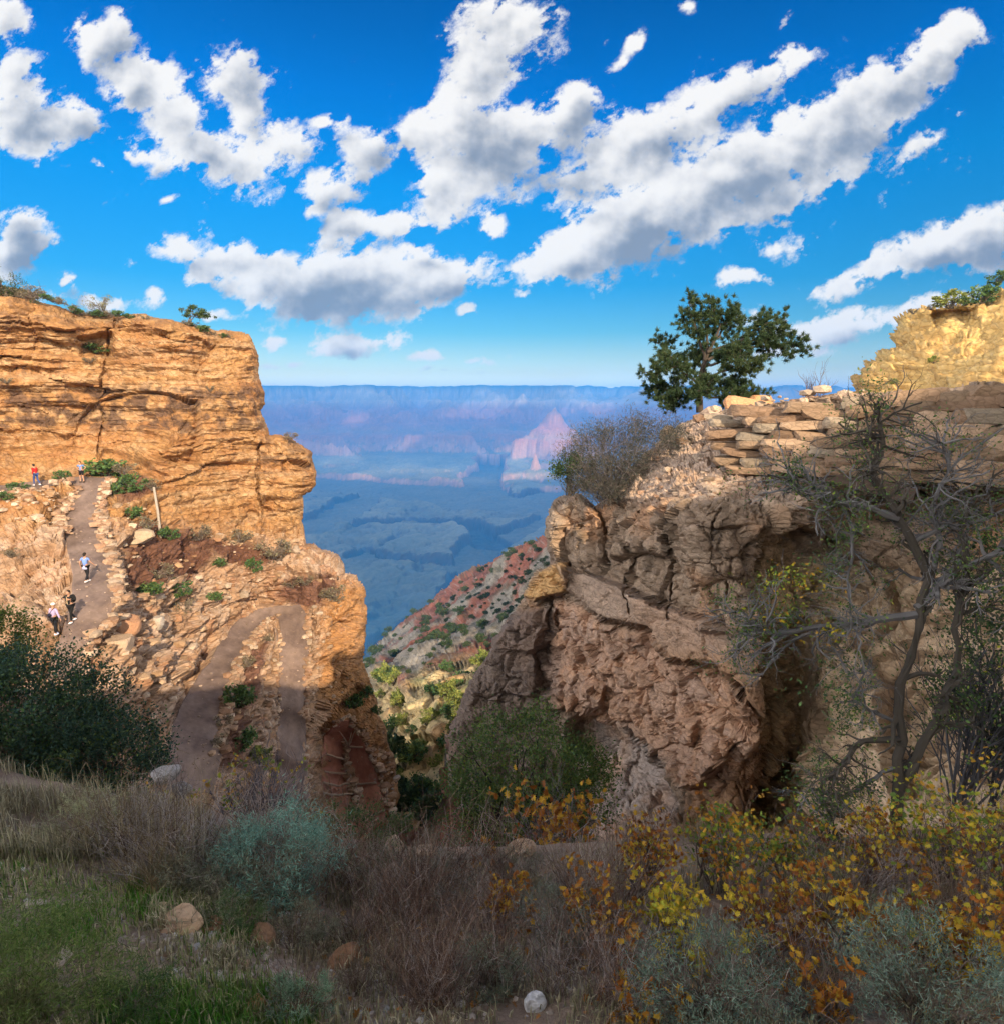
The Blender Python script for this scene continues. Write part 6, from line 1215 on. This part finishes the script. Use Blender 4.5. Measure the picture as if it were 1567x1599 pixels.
def person(P, face, label, pose, H=1.72, top=(.5, .5, .5), legs=(.02, .02, .025), shoe=(.7, .7, .75), sleeves='long', shorts=False, hat=None, hair=True, bag=None, extra=None, skirt=None):
    """pose: joint positions in a body frame (x right, y forward, z up), metres for a 1.72 m figure"""
    o = empty('person', P, label, 'person', 'hikers on the paths', rz=face); k = H / 1.72; o.scale = (k, k, k)
    mt = cloth('shirt_cloth', top); ml = cloth('trouser_cloth', legs); ms = cloth('shoe_cloth', shoe)
    pel = (0, 0, .95); ch = (pose.get('lean', 0), pose.get('fwd', .02), 1.28); nk = (ch[0] * 1.2, ch[1] * 1.3, 1.47)
    hd = np.array([nk[0], nk[1] + .02, 1.60])
    # body: skin, one surface with hands
    chains = [[(*pel, .12), (0, 0, 1.08, .105), (*ch, .125), (*nk, .052), (hd[0], hd[1], 1.55, .06)]]
    arms = []
    for s in (-1, 1):
        sh = np.array([ch[0] + s * .17, ch[1], 1.41]); el = np.array(pose['elbow'][(s + 1) // 2]); wr = np.array(pose['wrist'][(s + 1) // 2]); d = unit(wr - el); palm, fg = hand(wr, d)
        arms.append((sh, el, wr)); chains += [[(*ch, .125), (*sh, .052), (*el, .038), (*wr, .026), (*palm, .026)]] + fg
    lg = []
    for s in (-1, 1):
        hp = np.array([s * .095, 0, .90]); kn = np.array(pose['knee'][(s + 1) // 2]); an = np.array(pose['ankle'][(s + 1) // 2]); lg.append((hp, kn, an)); chains += [[(*pel, .12), (*hp, .085), (*kn, .052), (*an, .035), (an[0], an[1] + .12, max(an[2] - .06, .03), .03)]]
    skinned('body', chains, M_skin, o)
    hm = blob('head', (hd[0], hd[1], 1.60), (.075, .092, .115), M_skin, o, [((0, 1, -.1), .022, .05), ((0, .7, -.8), .014, .2), ((1, -.05, 0), .018, .03), ((-1, -.05, 0), .018, .03), ((.35, .9, .1), -.008, .02), ((-.35, .9, .1), -.008, .02)])
    if hair: blob('hair', (hd[0], hd[1] - .018, 1.625), (.086, .098, .108), M_hair, o, [((0, -.6, -1), .03, .3), ((0, 1, -.6), -.05, .5)])
    if hat:
        mh = cloth('hat_cloth', hat); blob('hat', (hd[0], hd[1], 1.66), (.095, .105, .075), mh, o, [((0, 1, -.35), .07, .08)])
    # clothes follow the limbs
    chains = [[(0, 0, .93, .135), (0, 0, 1.08, .122), (*ch, .145), (ch[0], ch[1], 1.40, .085)]]
    for sh, el, wr in arms:
        c2 = [(*ch, .145), (*sh, .068)]; c2 += [(*el, .050), (*(el + (wr - el) * .92), .038)] if sleeves == 'long' else [(*(sh + (el - sh) * .62), .058)]
        chains.append(c2)
    skinned('jacket' if sleeves == 'long' else 'shirt', chains, mt, o)
    chains = []
    for hp, kn, an in lg:
        c2 = [(0, 0, .95, .135), (*hp, .102)]; c2 += [(*kn, .066), (*(kn + (an - kn) * .92), .048)] if not shorts else [(*(hp + (kn - hp) * .85), .085)]
        chains.append(c2)
    skinned('shorts' if shorts else 'trousers', chains, ml, o)
    for hp, kn, an in lg:
        V, Fc = ICO[2]; V = V * (.052, .135, .05); V[:, 2] = np.maximum(V[:, 2], -.035); mesh_np('shoe', V + (an[0], an[1] + .055, max(an[2] - .045, .036)), [Fc], ms, o)
    if skirt: skinned('tied_shirt', [[(0, 0, 1.0, .15), (0, 0, .88, .19), (0, -.01, .72, .20)]], cloth('tied_cloth', skirt), o)
    if bag == 'sling':
        mb = cloth('bag_cloth', (.015, .015, .03)); blob('sling_bag', (-.06, -.17, 1.12), (.13, .06, .09), mb, o); g = Geo(); g.tube([(-.12, -.15, 1.1), (0, -.16, 1.25), (.10, -.12, 1.40), (.11, 0, 1.47), (.02, .14, 1.36), (-.10, .13, 1.16)], [.014] * 6, (.1, .1, .1), 6); x = g.build('strap', mb, o); x.parent = o
    if bag == 'pack':
        mb = cloth('pack_cloth', (.02, .02, .022)); blob('backpack', (0, -.2, 1.22), (.15, .09, .22), mb, o)
        for s in (-1, 1): g = Geo(); g.tube([(s * .09, -.12, 1.42), (s * .10, .02, 1.47), (s * .10, .14, 1.36), (s * .11, .14, 1.2), (s * .12, -.02, 1.05)], [.018] * 5, (.1, .1, .1), 6); g.build('strap', mb, o)
    if extra == 'lanyard': g = Geo(); g.tube([(.02, .16, 1.42), (.0, .17, 1.2), (.0, .165, 1.02)], [.012, .012, .012], (.6, .5, .3), 6); g.build('lanyard', cloth('pale_strap', (.55, .45, .28)), o)
    return o
walkL = {'elbow': [(-.27, -.10, 1.16), (.27, .08, 1.16)], 'wrist': [(-.30, -.02, .93), (.30, .26, .98)], 'knee': [(-.09, .12, .50), (.09, -.02, .48)], 'ankle': [(-.09, .14, .08), (.09, -.24, .14)]}
TA = lambda u, v: at(u, v, LEFT_D(u, v) * .998)
person(TA(88, 991), R(-15), 'walker in white hat, lilac top and black trousers with a sling bag', {'elbow': [(-.27, .02, 1.16), (.30, .0, 1.15)], 'wrist': [(-.33, .10, .95), (.36, .03, .90)], 'knee': [(-.08, .06, .50), (.09, .0, .49)], 'ankle': [(-.08, .02, .08), (.09, -.10, .09)]}, 1.66, (.42, .34, .55), (.012, .012, .015), (.6, .65, .8), hat=(.75, .74, .70), hair=False, bag='sling')
person(TA(114, 972), R(172), 'hiker all in black with hands at the rucksack straps, facing the viewer', {'elbow': [(-.40, .04, 1.24), (.40, .04, 1.24)], 'wrist': [(-.19, .20, 1.30), (.19, .20, 1.30)], 'knee': [(-.05, .10, .50), (.06, -.02, .48)], 'ankle': [(-.02, .10, .08), (.04, -.22, .16)]}, 1.75, (.012, .012, .013), (.012, .012, .013), (.75, .75, .78), bag='pack', extra='lanyard')
person(TA(137, 909), R(-8), 'hiker in light blue T-shirt with a pale shirt tied round the waist', walkL, 1.75, (.16, .26, .62), (.015, .015, .018), (.7, .7, .7), sleeves='short', skirt=(.42, .42, .62))
person(TA(129, 753), R(180), 'hiker in a blue shirt and black shorts standing with hands on hips at the bend', {'elbow': [(-.38, -.06, 1.20), (.38, -.06, 1.20)], 'wrist': [(-.20, .02, 1.02), (.20, .02, 1.02)], 'knee': [(-.11, .03, .49), (.13, .03, .49)], 'ankle': [(-.12, 0, .08), (.15, 0, .08)]}, 1.75, (.12, .20, .42), (.012, .012, .015), (.03, .03, .03), sleeves='short', shorts=True)
person(TA(58, 758), R(75), 'walker in a red jacket and blue jeans on the upper path at far left', {'lean': -.0, 'fwd': .06, 'elbow': [(-.26, -.08, 1.14), (.26, .10, 1.15)], 'wrist': [(-.25, -.02, .92), (.24, .30, 1.0)], 'knee': [(-.09, .14, .50), (.09, -.02, .48)], 'ankle': [(-.09, .16, .08), (.09, -.24, .12)]}, 1.75, (.42, .02, .02), (.04, .07, .20), (.6, .6, .65))
